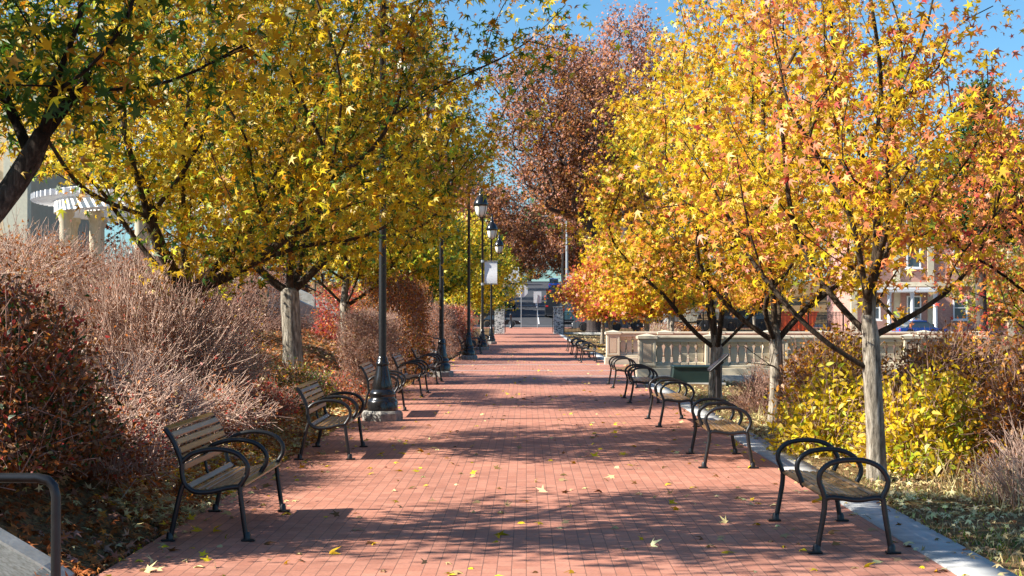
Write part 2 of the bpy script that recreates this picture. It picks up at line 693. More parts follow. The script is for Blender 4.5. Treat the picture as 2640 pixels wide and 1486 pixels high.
def envelope(profile, n, rng, center=(0, 0), off=None, inner=.55, squash=(1, 1)):
    z = np.array([p[0] for p in profile])
    r = np.array([p[1] for p in profile])
    zz = np.linspace(z[0], z[-1], 400)
    w = np.interp(zz, z, r) ** 1.7 + .02
    cdf = np.cumsum(w) / w.sum()
    Z = np.interp(rng.random(n), cdf, zz)
    a = rng.random(n) * 2 * math.pi
    wob = 1 + .16 * np.sin(3 * a + Z * 1.7) + .1 * np.sin(5 * a - Z * 2.3)
    rad = np.interp(Z, z, r) * rng.random(n) ** inner * wob
    X = center[0] + rad * np.cos(a) * squash[0]
    Y = center[1] + rad * np.sin(a) * squash[1]
    if off is not None:
        X = X + off(Z)
    return np.stack([X, Y, Z], 1)


def make_tree(name, label, loc, profile, trunk_r, fork, leader, npts, per_tip, leaf, weights, seed, group=None,
              shape='star', bark='bark', mat='leaf', off=None, cluster=.24, lean=(0, 0), bias=(-.45, -.35, .45), extra=None,
              bounds=None, min_r=0, tip=.007, cat='tree', tint_scale=.8, forks=3, along=.35, limbs=None, squash=(1, 1), inner=.55, dark=(.07, .1)):
    """heights in profile, fork and leader are above the foot of the trunk"""
    rng = np.random.default_rng(seed)
    root = empty(name, loc)
    tag(root, label, cat, group)
    pts = envelope(profile, npts, rng, off=off, squash=squash, inner=inner)
    if bounds is not None:
        pts = pts[bounds(pts)]
    if extra is not None:
        pts = np.concatenate([pts, np.array(extra, float)])
    k = max(4, int(fork / .22))
    zs = np.linspace(-.25, fork, k)
    chain = [np.array((lean[0] * max(z, 0) + .03 * math.sin(2.1 * z + seed), lean[1] * max(z, 0) + .03 * math.cos(1.7 * z + seed), z)) for z in zs]
    m = max(3, int((leader - fork) / .3))
    for j in range(1, m + 1):
        z = fork + (leader - fork) * j / m
        chain.append(chain[-1] + np.array((rng.normal(0, .035) + (off(z) / max(leader, 1) * .25 if off else 0), rng.normal(0, .035), (leader - fork) / m)))
    roots = [chain]
    A, par, tips = None, None, None
    if limbs:
        # a few strong limbs leave the trunk at the fork, as in the photograph
        nodes = [tuple(c) for c in chain]
        allc = [chain]
        A0 = list(chain)
        P0 = list(range(-1, len(chain) - 1))
        fi = k - 1
        for (hz, dx, dy, dz) in limbs:
            fi = int(np.argmin([abs(c[2] - hz) for c in chain]))
            a = A0[fi]
            prev = fi
            q = max(3, int(math.sqrt(dx * dx + dy * dy + dz * dz) / .25))
            for j in range(1, q + 1):
                t = j / q
                A0.append(a + np.array((dx * t ** .8, dy * t ** .8, dz * t ** 1.25)) + rng.normal(0, .02, 3))
                P0.append(prev)
                prev = len(A0) - 1
        A, par, tips = grow_from(A0, P0, pts, rng)
    else:
        A, par, tips = grow(roots, pts, rng=rng)
    A = smooth(A, par, k)
    r, w = radii(A, par, trunk_r, tip)
    foot = A[:, 2] < .45
    trunk_nodes = np.arange(len(A)) < k
    r = np.where(trunk_nodes, r * (1 + .28 * np.exp(-np.maximum(A[:, 2], 0) / .14)), r)
    V, S, I = tube_net(A, par, r, min_r)
    # crown shade coloured into thin limbs; young wood also browner than the pale trunk bark
    yt = np.clip((tube_net.r - dark[0]) / (dark[1] - dark[0]), 0, 1)[:, None]
    np_mesh('trunk', V, S, I, M[bark], root, True, np.array([.2, .16, .13]) * (1 - yt) + yt)
    # leaves round every twig end and along the thin twigs
    n1 = len(tips) * per_tip
    C = np.repeat(A[tips], per_tip, axis=0) + rng.normal(0, 1, (n1, 3)) * np.array([cluster, cluster, cluster * .8])
    thin = np.where((r < .02) & (par >= 0))[0]
    n2 = int(n1 * along)
    if len(thin) and n2:
        q = rng.choice(thin, n2)
        t = rng.random((n2, 1))
        C2 = A[q] * t + A[par[q]] * (1 - t) + rng.normal(0, cluster * .55, (n2, 3))
        C = np.concatenate([C, C2])
    if bounds is not None:
        C = C[bounds(C)]
    C = C[C[:, 2] > profile[0][0] - .3]
    sz = leaf * rng.uniform(.45, 1.15, len(C))
    leaf_mesh('crown', C, sz, tints(C, weights, seed, tint_scale, rng=rng), M[mat], root, shape, bias, 1.0, rng)
    return root, A, tips


def grow_from(A0, P0, pts, rng, seg=.3, jit=.05, lift=.9, cost_up=1.3):
    cap = 60000
    A = np.zeros((cap, 3))
    cnt = len(A0)
    A[:cnt] = A0
    par = list(P0) + [0] * (cap - cnt)
    tips = []
    order = np.argsort(np.linalg.norm(pts - A[:cnt].mean(0), axis=1))
    for i in order:
        p = pts[i]
        d = p - A[:cnt]
        hz = np.hypot(d[:, 0], d[:, 1])
        cost = np.linalg.norm(d, axis=1) + cost_up * np.maximum(0, lift * hz * .6 - d[:, 2])
        q = int(cost.argmin())
        a = A[q].copy()
        L = np.linalg.norm(p - a)
        k = max(1, int(L / seg))
        bend = rng.normal(0, .06, 3) * L
        prev = q
        for j in range(1, k + 1):
            t = j / k
            x = a + (p - a) * t + bend * math.sin(math.pi * t) + (rng.normal(0, jit, 3) * min(L, .5) if j < k else 0)
            x[2] -= .12 * L * math.sin(math.pi * t) * lift
            A[cnt] = x
            par[cnt] = prev
            prev = cnt
            cnt += 1
        tips.append(prev)
    return A[:cnt], np.array(par[:cnt]), np.array(tips)


def shoots(A, tips, per, length, rng, r=.004, up=.6, out_c=None, spread=.55):
    """short straight twigs springing from the twig ends; returned as thin tapering three-sided tubes"""
    n = len(tips) * per
    a = np.repeat(A[tips], per, axis=0) + rng.normal(0, .05, (n, 3))
    d = rng.normal(0, spread, (n, 3)) + np.array([0, 0, up])
    if out_c is not None:
        d += unit(a - out_c) * .7
    L = length * rng.uniform(.4, 1.2, (n, 1))
    b = a + unit(d) * L
    a = a - unit(d) * L * .4
    return a, b, np.full(n, r)


def stick_mesh(a, b, r, base=0, taper=.45):
    n = len(a)
    t = unit(b - a)
    u = unit(np.cross(t, np.array([.3, .9, .2])) + 1e-9)
    w = np.cross(t, u)
    ang = np.arange(3) * 2 * math.pi / 3
    off = u[:, None, :] * np.cos(ang)[None, :, None] + w[:, None, :] * np.sin(ang)[None, :, None]
    Va = a[:, None, :] + off * r[:, None, None]
    Vb = b[:, None, :] + off * r[:, None, None] * taper
    V = np.concatenate([Va, Vb], 1).reshape(-1, 3)
    j = np.arange(3)
    quad = np.stack([j, (j + 1) % 3, 3 + (j + 1) % 3, 3 + j], 1)
    I = (base + np.arange(n)[:, None, None] * 6 + quad[None]).reshape(-1)
    return V, np.full(n * 3, 4), I


def make_bush(name, label, loc, size, npts, weights, seed, per_tip=3, leaf=.05, shoot=0, shoot_len=.3, twig='twig', nroot=7, shape='oval',
              group=None, mat='leaf', boxy=0, spread=.12, stem_r=.02, tip=.004, up=.6, bias=(-.3, -.3, .5), cat='shrub', low=0.0, base_r=.35, tint_scale=1.2,
              shell=.5, shoot_r=.0055, along=0, foliage=True, lumps=None):
    """size = half widths x, y and height; boxy 0 round .. 1 clipped block"""
    rng = np.random.default_rng(seed)
    root = empty(name, loc)
    tag(root, label, cat, group)
    sx, sy, h = size
    n = npts
    d = unit(rng.normal(0, 1, (n, 3)))
    d[:, 2] = np.abs(d[:, 2]) * 1.0 + (-.25 if boxy < .5 else 0)
    if boxy:
        q = np.abs(d).max(1, keepdims=True)
        d = d / (q ** boxy)
    rr = rng.random((n, 1)) ** (shell * .6)
    P = d * rr
    wob = 1 + (.12 if boxy < .5 else .04) * snoise(P * 3, 1.0, seed)[:, None]
    P = P * wob
    P = P * np.array([sx, sy, h * .98]) + np.array([0, 0, low])
    P[:, 2] = np.maximum(P[:, 2], .04 + .1 * rng.random(n))
    roots = []
    for i in range(nroot):
        a = rng.random() * 2 * math.pi
        q = rng.random() ** .5
        b = np.array((math.cos(a) * q * sx * base_r, math.sin(a) * q * sy * base_r, -.08))
        o = np.array((math.cos(a) * q * sx * .25, math.sin(a) * q * sy * .25, h * .22))
        roots.append([b, b + o * .5 + rng.normal(0, .02, 3), b + o + rng.normal(0, .03, 3)])
    A, par, tips = grow(roots, P, seg=.22, jit=.06, lift=.7, rng=rng, cost_up=1.0)
    r, w = radii(A, par, stem_r, tip)
    V, S, I = tube_net(A, par, r, 0, (7, 5, 3))
    if shoot:
        a, b, sr = shoots(A, tips, shoot, shoot_len, rng, shoot_r, up, np.array([0, 0, h * .3]))
        V2, S2, I2 = stick_mesh(a, b, sr, len(V))
        V, S, I = np.concatenate([V, V2]), np.concatenate([S, S2]), np.concatenate([I, I2])
    np_mesh('stems', V, S, I, M[twig], root, True)
    if per_tip:
        n1 = len(tips) * per_tip
        C = np.repeat(A[tips], per_tip, axis=0) + rng.normal(0, spread, (n1, 3))
        if shoot:
            k = rng.choice(len(a), max(1, int(len(a) * .5)))
            C = np.concatenate([C, a[k] + (b[k] - a[k]) * rng.random((len(k), 1))])
        C[:, 2] = np.maximum(C[:, 2], .02)
        leaf_mesh('foliage', C, leaf * rng.uniform(.6, 1.2, len(C)), tints(C, weights, seed, tint_scale, rng=rng), M[mat], root, shape, bias, 1.2, rng)
    return root
# ------------------------------------------------------------------ ground, paths, roads
PX0, PX1, KX = -2.85, 2.86, 3.24
ys = np.unique(np.concatenate([np.arange(-20, 60, .6), np.arange(60, 200, 3), np.arange(200, 460, 12), np.array([600, 900, 1500, 2400.])]))
xs = np.unique(np.concatenate([np.array([-2400, -900, -400, -200, -110, -60, -40, -28, -20]), np.arange(-16, -2.96, .35), np.array([-2.95, -2.9, -2.8, -1, 1, 2.8, 3.2, 3.26]),
                               np.arange(3.6, 16, .5), np.array([20, 28, 40, 60, 110, 200, 400, 900, 2400])]))
GX, GYY = np.meshgrid(xs, ys)
GZZ = ground_z(GX, GYY)
GZZ = GZZ + .035 * snoise(np.stack([GX.ravel(), GYY.ravel(), 0 * GX.ravel()], 1), 1.6, 3).reshape(GX.shape) * np.clip((np.abs(GX) - 3.1) * 2, 0, 1)
low = ((GX > -2.93) & (GX < 3.22) & (GYY < 172)) | ((GYY > 169.5) & (GYY < 182.5)) | ((GX > -6) & (GX < 9) & (GYY > 180) & (GYY < 430)) | ((GX > 3) & (GX < 22) & (GYY > 42) & (GYY < 53))
GZZ = np.where(low, GZZ - .12, GZZ)
ny, nx = GX.shape
ii, jj = np.meshgrid(np.arange(ny - 1), np.arange(nx - 1), indexing='ij')
q = np.stack([ii * nx + jj, ii * nx + jj + 1, (ii + 1) * nx + jj + 1, (ii + 1) * nx + jj], -1).reshape(-1)
tag(np_mesh('ground', np.stack([GX.ravel(), GYY.ravel(), GZZ.ravel()], 1), np.full((ny - 1) * (nx - 1), 4), q, M['ground'], smooth=True), kind='structure')


def strip(name, x0, x1, y0, y1, mat, dz=0.0, step=2.0, thick=0):
    yy = np.linspace(y0, y1, max(2, int((y1 - y0) / step) + 1))
    z = base_z(yy) + dz
    V = np.concatenate([np.stack([np.full_like(yy, x0), yy, z], 1), np.stack([np.full_like(yy, x1), yy, z], 1)])
    n = len(yy)
    F = []
    for i in range(n - 1):
        F += [i, n + i, n + i + 1, i + 1]
    S = [4] * (n - 1)
    if thick:
        b = len(V)
        V = np.concatenate([V, V[:n] - [0, 0, thick], V[n:2 * n] - [0, 0, thick]])
        for i in range(n - 1):
            F += [i, i + 1, b + i + 1, b + i]
            F += [n + i, b + n + i, b + n + i + 1, n + i + 1]
        F += [0, b, b + n, n, n - 1, 2 * n - 1, b + 2 * n - 1, b + n - 1]
        S += [4] * (2 * (n - 1)) + [4, 4]
    return tag(np_mesh(name, V, S, F, mat), kind='structure')


strip('path', PX0, PX1, -20, 170, M['brick'])
strip('path_kerb', PX1 + .004, KX, -20, 42.2, M['kerb'], .012, thick=.14)
strip('path_kerb', PX1 + .004, KX, 53.3, 138, M['kerb'], .012, thick=.14)
strip('paving_band', PX0, KX, 42.3, 42.62, M['kerb'], .004)
strip('paving_band', PX0, 3.0, 46.6, 46.85, M['kerb'], .004)
strip('paving_band', PX0, 3.0, 52.5, 52.82, M['kerb'], .004)
strip('side_path', PX1 + .002, 22, 42.64, 53, M['brick'], -.002)
strip('street', -160, 160, 170.1, 182, M['asphalt'], .0, 2)
strip('hill_road', -4.6, 7.6, 182.05, 420, M['asphalt'], .01, 3)
strip('pavement', -160, 160, 166.2, 170, M['brick'], .05, 1, .1)
strip('far_pavement', -160, -4.7, 182.05, 185.5, M['sidewalk'], .08, 1, .12)
strip('far_pavement', 7.7, 160, 182.05, 185.5, M['sidewalk'], .08, 1, .12)
for (xa, xb, ya, yb) in ((-4.5, 7.5, 182.4, 182.9), (1.45, 1.6, 188, 215), (1.45, 1.6, 230, 270), (-4, 7, 236, 236.6)):
    strip('road_marking', xa, xb, ya, yb, M['white_paint'], .018)


# ------------------------------------------------------------------ benches
def bench_tube(mb, pts, r=.021, n=7):
    mb.tube(pts, r, n)


def arm_frame_backrest(y, leg):
    """local frame: +x is the front of the seat; returns meshes by part"""
    p = {}
    arm = catmull([(-.5, y, .6), (-.42, y, .665), (-.26, y, .7), (-.1, y, .675), (-.01, y, .6), (0, y, .52), (-.03, y, .46), (-.06, y, .415)], 5)
    p['armrest'] = MB().tube(arm, .02, 7)
    if leg:
        fr = catmull([(-.63, y, .85), (-.585, y, .79), (-.54, y, .7), (-.505, y, .6), (-.5, y, .52), (-.475, y, .43), (-.4, y, .375), (-.28, y, .375), (-.15, y, .405), (-.06, y, .415)], 4)
        p['side_frame'] = MB().tube(fr, .02, 7)
        for nm, a in (('front_leg', [(-.06, y, .425), (-.045, y, .3), (-.015, y, .08), (0, y, .0)]), ('rear_leg', [(-.49, y, .43), (-.52, y, .33), (-.57, y, .1), (-.59, y, .0)])):
            m = MB().tube(catmull(a, 4), .02, 7)
            m.box((a[-1][0] + (.01 if nm == 'front_leg' else -.01), y, .009), (.11, .06, .018), bev=.006)
            m.lathe([(.03, .015), (.027, .05), (.02, .07)], 8, (a[-1][0], y, 0))
            p[nm] = m
    return p


def slats(curve, n, width, thick, half):
    """boards laid along y following a curve in x,z"""
    mb = MB()
    c = [np.array(q) for q in curve]
    L = np.concatenate([[0], np.cumsum([np.linalg.norm(c[i + 1] - c[i]) for i in range(len(c) - 1)])])
    for i in range(n):
        s = L[-1] * (i + .5) / n
        x = np.interp(s, L, [q[0] for q in c])
        z = np.interp(s, L, [q[1] for q in c])
        x2, z2 = np.interp(s + .01, L, [q[0] for q in c]), np.interp(s + .01, L, [q[1] for q in c])
        if s + .01 > L[-1]:
            x2, z2 = 2 * x - np.interp(s - .01, L, [q[0] for q in c]), 2 * z - np.interp(s - .01, L, [q[1] for q in c])
        mb.box((x, 0, z), (width, 2 * half, thick), ry=-math.atan2(z2 - z, x2 - x), bev=.006)
    return mb


def make_back_bench():
    root = empty('park_bench')
    h = .87
    for y in (-h, h):
        for nm, mb in arm_frame_backrest(y, True).items():
            mb.build('armrest' if nm == 'armrest' else 'side_frame' if nm == 'side_frame' else 'leg', M['metal'], root)
    for nm, mb in arm_frame_backrest(0, False).items():
        mb.build(nm, M['metal'], root)
    MB().tube(catmull([(-.6, 0, .82), (-.52, 0, .66), (-.5, 0, .52), (-.475, 0, .425), (-.4, 0, .366), (-.28, 0, .366), (-.06, 0, .405)], 4), .012, 6).build('centre_rib', M['metal'], root)
    seat = [(-.47, .435), (-.44, .405), (-.4, .387), (-.28, .387), (-.15, .417), (-.05, .428), (-.015, .415)]
    back = [(-.485, .53), (-.49, .6), (-.525, .7), (-.57, .79), (-.61, .85), (-.65, .87)]
    slats(seat, 8, .05, .02, h - .015).build('seat', M['wood'], root)
    slats(back, 6, .05, .02, h - .015).build('backrest', M['wood'], root)
    return root


def make_flat_bench():
    root = empty('backless_bench')
    h = .87
    for y in (-h, 0, h):
        arm = catmull([(.068, y, .4), (.05, y, .46), (.026, y, .53), (.045, y, .6), (.12, y, .655), (.235, y, .675), (.36, y, .668), (.46, y, .625), (.518, y, .55), (.522, y, .49), (.495, y, .43), (.478, y, .39)], 5)
        MB().tube(arm, .02, 7).build('armrest', M['metal'], root)
        bar = catmull([(.06, y, .385), (.1, y, .405), (.18, y, .4), (.3, y, .385), (.42, y, .4), (.46, y, .4), (.495, y, .385)], 4)
        MB().tube(bar, .02 if y else .012, 7).build('seat_rail', M['metal'], root)
        if y:
            for a, sx in (([(.066, y, .395), (.06, y, .3), (.02, y, .08), (.006, y, 0)], -1), ([(.49, y, .395), (.5, y, .3), (.535, y, .08), (.548, y, 0)], 1)):
                m = MB().tube(catmull(a, 4), .021, 7)
                m.box((a[-1][0] + .012 * sx, y, .009), (.11, .06, .018), bev=.006)
                m.lathe([(.031, .015), (.028, .05), (.02, .07)], 8, (a[-1][0], y, 0))
                m.build('leg', M['metal'], root)
    slats([(.055, .4), (.1, .424), (.18, .421), (.3, .407), (.42, .421), (.47, .421), (.505, .405)], 8, .047, .02, h - .015).build('seat', M['wood'], root)
    return root


LEFT = [(-2.13, 12.7, 'brown slatted bench with curved backrest nearest the bent black handrail'),
        (-2.1, 19.2, 'slatted bench with backrest just in front of the first lamp post and its stone plinth'),
        (-2.13, 26.5, 'slatted bench with backrest partly hidden behind the fluted base of the first lamp post'),
        (-2.13, 32.6, 'slatted bench with backrest in front of the clipped twiggy hedge block'),
        (-2.13, 38.1, 'bench with backrest in front of the second lamp post, beside the pale stair wall'),
        (-2.0, 60.6, 'dark bench behind the third lamp post, first one past the pale stairs'),
        (-2.0, 68.2, 'dark bench between the third lamp post and the lamp post with the white banner'),
        (-1.95, 79.5, 'distant dark bench just past the foot of the lamp post with the white banner')]
bb = make_back_bench()
for i, (x, y, lab) in enumerate(LEFT):
    o = bb if i == 0 else copy_tree(bb)
    o.location = (x, y, float(base_z(y)) + .002)
    o.rotation_euler.z = RNG.normal(0, .012)
    tag(o, lab, 'bench', 'benches with backrests along the hedge side of the path')
RIGHT = [(2.085, 12.13, 'backless bench with three black hoop armrests, the closest one beside the pale tree trunk'),
         (2.0, 18.25, 'backless hoop-arm bench, second from the camera, in front of the reading panel post'),
         (2.0, 24.45, 'backless hoop-arm bench, third from the camera, nearest the dark green box on the grass'),
         (1.98, 30.6, 'backless hoop-arm bench, fourth from the camera, just before the balustrade pillar'),
         (1.98, 36.5, 'backless hoop-arm bench closest to the front pillar of the near balustrade'),
         (1.95, 56.0, 'distant backless bench nearest past the far balustrade pillar'),
         (1.95, 61.6, 'distant backless bench, second past the far balustrade pillar'),
         (1.95, 67.4, 'distant backless bench, third past the far balustrade pillar'),
         (1.95, 74.0, 'farthest backless bench before the stone gate pillars')]
fb = make_flat_bench()
for i, (x, y, lab) in enumerate(RIGHT):
    o = fb if i == 0 else copy_tree(fb)
    o.location = (x, y, float(base_z(y)) + .002)
    o.rotation_euler.z = RNG.normal(0, .012)
    tag(o, lab, 'bench', 'backless hoop-arm benches along the kerb')


# ------------------------------------------------------------------ lamp posts
def make_lamp():
    root = empty('street_lamp')
    MB().lathe([(.33, -.1), (.33, .12), (.3, .16), (.0, .16)], 8, smooth=False).build('plinth', M['plinth'], root)
    b = MB().lathe([(.245, .16), (.25, .3), (.235, .33), (.2, .36), (.205, .4), (.215, .43), (.2, .46), (.165, .5)], 20)
    b.lathe([(.16, .5), (.165, .56), (.125, .72), (.1, .84), (.092, .88)], 24, flute=.09)
    b.lathe([(.1, .88), (.105, .91), (.1, .94), (.085, .95), (.085, 1.0), (.068, 1.03)], 20)
    b.build('base', M['gloss_metal'], root)
    s = MB().lathe([(.064, 1.0), (.06, 2.5), (.05, 6.75), (.06, 6.76), (.062, 6.82), (.03, 6.9), (.0, 6.95)], 14)
    s.build('post', M['metal'], root)
    a = MB().tube([(0, 0, 6.66), (.25, 0, 6.7), (.46, 0, 6.68)], .022, 7)
    a.tube(catmull([(.05, 0, 6.35), (.12, 0, 6.52), (.25, 0, 6.6), (.34, 0, 6.68)], 5), .013, 6)
    a.build('bracket_arm', M['metal'], root)
    MB().tube([(.03, 0, 5.35), (.3, 0, 5.32), (.45, 0, 5.36)], .013, 6).build('lower_stay', M['metal'], root)
    l = MB().lathe([(.02, 6.7), (.035, 6.62), (.03, 6.55), (.06, 6.5), (.07, 6.36), (.1, 6.26), (.2, 6.14), (.27, 6.0), (.29, 5.9), (.27, 5.87), (.0, 5.88)], 18, (.46, 0, 0))
    l.lathe([(.0, 5.3), (.03, 5.33), (.035, 5.4), (.07, 5.44)], 12, (.46, 0, 0))
    for k in range(6):
        an = k * math.pi / 3 + .26
        l.tube([(.46 + r * math.cos(an), r * math.sin(an), z) for r, z in ((.256, 5.88), (.244, 5.72), (.2, 5.55), (.075, 5.43))], .011, 4)
    ln = l.build('lantern', M['gloss_metal'], root)
    MB().lathe([(.24, 5.87), (.228, 5.72), (.185, 5.56), (.07, 5.44), (.0, 5.44)], 18, (.46, 0, 0)).build('glass_bowl', M['lamp_glass'], ln)
    return root


LAMPS = [(-2.32, 25, 'closest black lamp post, on a grey stone plinth, its top hidden in yellow leaves'),
         (-2.3, 42, 'black lamp post at the foot of the pale stair wall, second along the path'),
         (-2.2, 59.3, 'black lamp post just past the pale stairs, third along the path'),
         (-2.15, 76, 'black lamp post with hanging lantern that carries the white banner'),
         (-2.1, 93, 'farthest black lamp post, its hanging lantern below that of the banner post')]
lp = make_lamp()
for i, (x, y, lab) in enumerate(LAMPS):
    o = lp if i == 0 else copy_tree(lp)
    o.location = (x, y, float(base_z(y)))
    tag(o, lab, 'street lamp', 'black lamp posts along the brick path')
# banner hung from the fourth post
bn = empty('banner', (-2.15, 76, float(base_z(76))))
tag(bn, 'plain white banner hanging from the fourth black lamp post', 'banner')
cl = MB()
for i in range(8):
    z0, z1 = 3.28 + i * .13, 3.28 + (i + 1) * .13
    f = lambda z, x: .018 * math.sin(z * 5 + x * 3)
    cl.add([(.1, f(z0, 0), z0), (.72, f(z0, 2), z0), (.72, f(z1, 2), z1), (.1, f(z1, 0), z1), (.1, f(z0, 0) + .006, z0), (.72, f(z0, 2) + .006, z0), (.72, f(z1, 2) + .006, z1), (.1, f(z1, 0) + .006, z1)],
           [[0, 1, 2, 3], [7, 6, 5, 4], [1, 5, 6, 2], [0, 3, 7, 4]])
cl.build('cloth', M['banner'], bn)
for z in (3.24, 4.36):
    MB().tube([(.04, 0, z), (.76, 0, z)], .018, 6).lathe([(.075, -.06), (.075, .06)], 10, (0, 0, z)).build('banner_rod', M['steel'], bn)


# ------------------------------------------------------------------ reading panel, box
rp = empty('reading_panel', (3.36, 27.2, 0.0))
tag(rp, 'tilted black reading panel on a post at the edge of the grass', 'information panel')
MB().box((0, 0, .37), (.075, .075, .86), bev=.01).build('post', M['metal'], rp)
pm = MB().box((0, 0, .86), (.44, .4, .035), ry=R(-42), bev=.01)
pm.box((.01, 0, .81), (.2, .08, .04), ry=R(-42))
pm.build('panel', M['metal'], rp)
MB().box((-.0165, 0, .8785), (.4, .36, .008), ry=R(-42), bev=.003).build('panel_face', M['gloss_metal'], rp)

ub = empty('utility_box', (4.15, 38.2, float(ground_z(4.15, 38.2))))
tag(ub, 'low dark green utility box on the grass before the near balustrade', 'utility box')
MB().prism([(-.6, 0), (.6, 0), (.52, .42), (-.55, .42)], -.4, .4).build('cabinet', M['green_box'], ub)
MB().box((-.015, 0, .445), (1.12, .86, .05), bev=.015).build('lid', M['green_box'], ub)
MB().box((0, 0, .03), (1.4, 1.0, .06), bev=.01).build('concrete_pad', M['concrete'], ub)


# ------------------------------------------------------------------ balustrades
def baluster(w=.2, h=.62):
    p = [(w * .5, 0), (w * .5, .06), (w * .3, .09), (w * .36, .16), (w * .44, .3), (w * .4, .42), (w * .27, .5), (w * .36, .53), (w * .5, .56), (w * .5, h)]
    mb = MB()
    vs, fs = [], []
    for r, z in p:
        vs += [(-r, -r, z), (r, -r, z), (r, r, z), (-r, r, z)]
    for i in range(len(p) - 1):
        for k in range(4):
            fs.append([i * 4 + k, i * 4 + (k + 1) % 4, i * 4 + 4 + (k + 1) % 4, i * 4 + 4 + k])
    mb.add(vs, fs)
    return mb


def make_balustrade(x0, y0, bays, label, z0, plinth=.0):
    root = empty('balustrade', (x0, y0, z0))
    tag(root, label, 'balustrade', 'cream stone balustrades beside the side path')
    pw, gap, nb = .46, 1.32, 6
    L = bays * (pw + gap) + pw
    base = MB().box((L / 2 - pw / 2, 0, .09), (L + .12, .56, .3), bev=.012)
    base.box((L / 2 - pw / 2, 0, .28), (L + .02, .4, .08), bev=.012)
    base.build('base_course', M['cast_stone'], root)
    top = MB()
    for k in range(bays):
        xa = k * (pw + gap) + pw / 2
        top.box((xa + gap / 2, 0, .985), (gap + .006, .34, .1), bev=.015)
        top.box((xa + gap / 2, 0, 1.075), (gap + .006, .42, .08), bev=.02)
    top.build('rail', M['cast_stone'], root)
    proto = None
    bproto = baluster().build('baluster', M['cast_stone'], root)
    first = True
    for k in range(bays + 1):
        px = k * (pw + gap)
        if proto is None:
            m = MB().box((0, 0, .66), (pw, .46, .72), bev=.01)
            m.box((0, 0, 1.06), (pw + .1, .56, .09), bev=.02)
            m.add([(-.28, -.28, 1.105), (.28, -.28, 1.105), (.28, .28, 1.105), (-.28, .28, 1.105), (0, 0, 1.17)], [[0, 1, 4], [1, 2, 4], [2, 3, 4], [3, 0, 4]])
            # raised border round a recessed panel
            for sx in (-1, 1):
                m.box((sx * .185, -.236, .66), (.06, .02, .7), bev=.004)
            for sz in (-1, 1):
                m.box((0, -.236, .66 + sz * .32), (.31, .02, .06), bev=.004)
            proto = m.build('pillar', M['cast_stone'], root)
            pp = MB().box((0, -.232, .66), (.22, .012, .52), bev=.003).build('inset_panel', M['cast_panel'], proto)
            proto.location.x = px
        else:
            c = copy_tree(proto, root)
            c.location.x = px
        if k < bays:
            for j in range(nb):
                bx = px + pw / 2 + gap * (j + .5) / nb
                o = bproto if first else bproto.copy()
                if not first:
                    link(o, root)
                first = False
                o.location = (bx, 0, .32)
    return root


make_balustrade(3.26, 42.0, 5, 'near cream stone balustrade with panelled pillars behind the small bare shrub', float(base_z(42)))
make_balustrade(2.98, 53.4, 7, 'far cream stone balustrade partly hidden behind the nearer one', float(base_z(53.4)))
strip('ledge', 3.3, 12, 41.2, 41.7, M['concrete'], .06, 1, .2)


# ------------------------------------------------------------------ stairs with cheek walls and handrails
def cheek(mb, y0, y1, x0, x1, z0, z1, cap=True, drop=.5):
    """sloped wall falling from (x0,z1) to (x1,z0)"""
    poly = [(x1, -drop), (x1, z0 - .1), (x1 - .08, z0), (x0, z1), (x0, -drop)]
    mb.prism(poly, y0, y1)


def stairs_at(name, lab, y0, y1, x_foot, n, z0):
    st = empty(name, (0, 0, z0))
    tag(st, lab, 'stairs')
    mb = MB()
    for k in range(n):
        mb.box((x_foot - .17 - k * .34, (y0 + y1) / 2, (k + 1) * .155 / 2 - .1), (.345, y1 - y0, (k + 1) * .155 + .2), bev=.008)
    mb.build('steps', M['concrete'], st)
    return st


s1 = stairs_at('stairs', 'concrete stairs climbing the bank between two pale sloping side walls', 44.8, 50.4, -3.1, 12, float(base_z(47)))
for (y0, y1, lab) in ((44.3, 44.8, 'pale sloping stair wall beside the second lamp post'), (50.4, 50.9, 'pale sloping stair wall next to the third lamp post')):
    m = MB()
    cheek(m, y0, y1, -7.4, -2.75, .42, 2.5)
    w = tag(m.build('stair_wall', M['concrete']), lab, 'wall', 'pale stair side walls')
    w.location.z = float(base_z(47))


def handrail(y, x_post, z_top, run, rise, lab, z0, ext=.32, r=.022):
    h = empty('handrail', (x_post, y, z0))
    tag(h, lab, 'handrail', 'black pipe handrails of the stairs')
    pts = [(0, 0, -.1), (0, 0, z_top - .1), (-.012, 0, z_top - .045), (-.045, 0, z_top - .012), (-.1, 0, z_top), (-ext, 0, z_top), (-ext - .1, 0, z_top + .03), (-ext - run, 0, z_top + rise)]
    MB().tube(pts, r, 12).build('rail', M['metal'], h)
    MB().tube([(-ext - run * .93, 0, rise * .8 - .3), (-ext - run * .93, 0, z_top + rise * .93)], r, 10).build('post', M['metal'], h)
    return h


handrail(44.0, -2.62, .92, 4.2, 2.0, 'black handrail in front of the pale stair wall by the second lamp post', float(base_z(44)))
handrail(50.2, -2.62, .92, 4.2, 2.0, 'black handrail at the far side of the pale stairs', float(base_z(50)))

# the closest stairs, of which only one wall end and one rail are in view
m = MB()
m.prism([(-2.98, -.3), (-2.98, .02), (-3.1, .1), (-7.0, 2.36), (-7.0, -.3)], 8.9, 9.95)
o = m.build('stair_wall', M['aggregate'])
tag(o, 'pale exposed aggregate stair wall behind the bent black handrail', 'wall')
MB().prism([(-2.972, -.3), (-2.972, .03), (-3.1, .118), (-7.0, 2.378), (-7.0, -.3)], 9.955, 10.2).build('wall_edge', M['concrete'], o)
handrail(8.3, -2.52, .86, 4.0, 2.3, 'bent black pipe handrail at the lower corner beside the pale aggregate wall', 0, .45, .027)
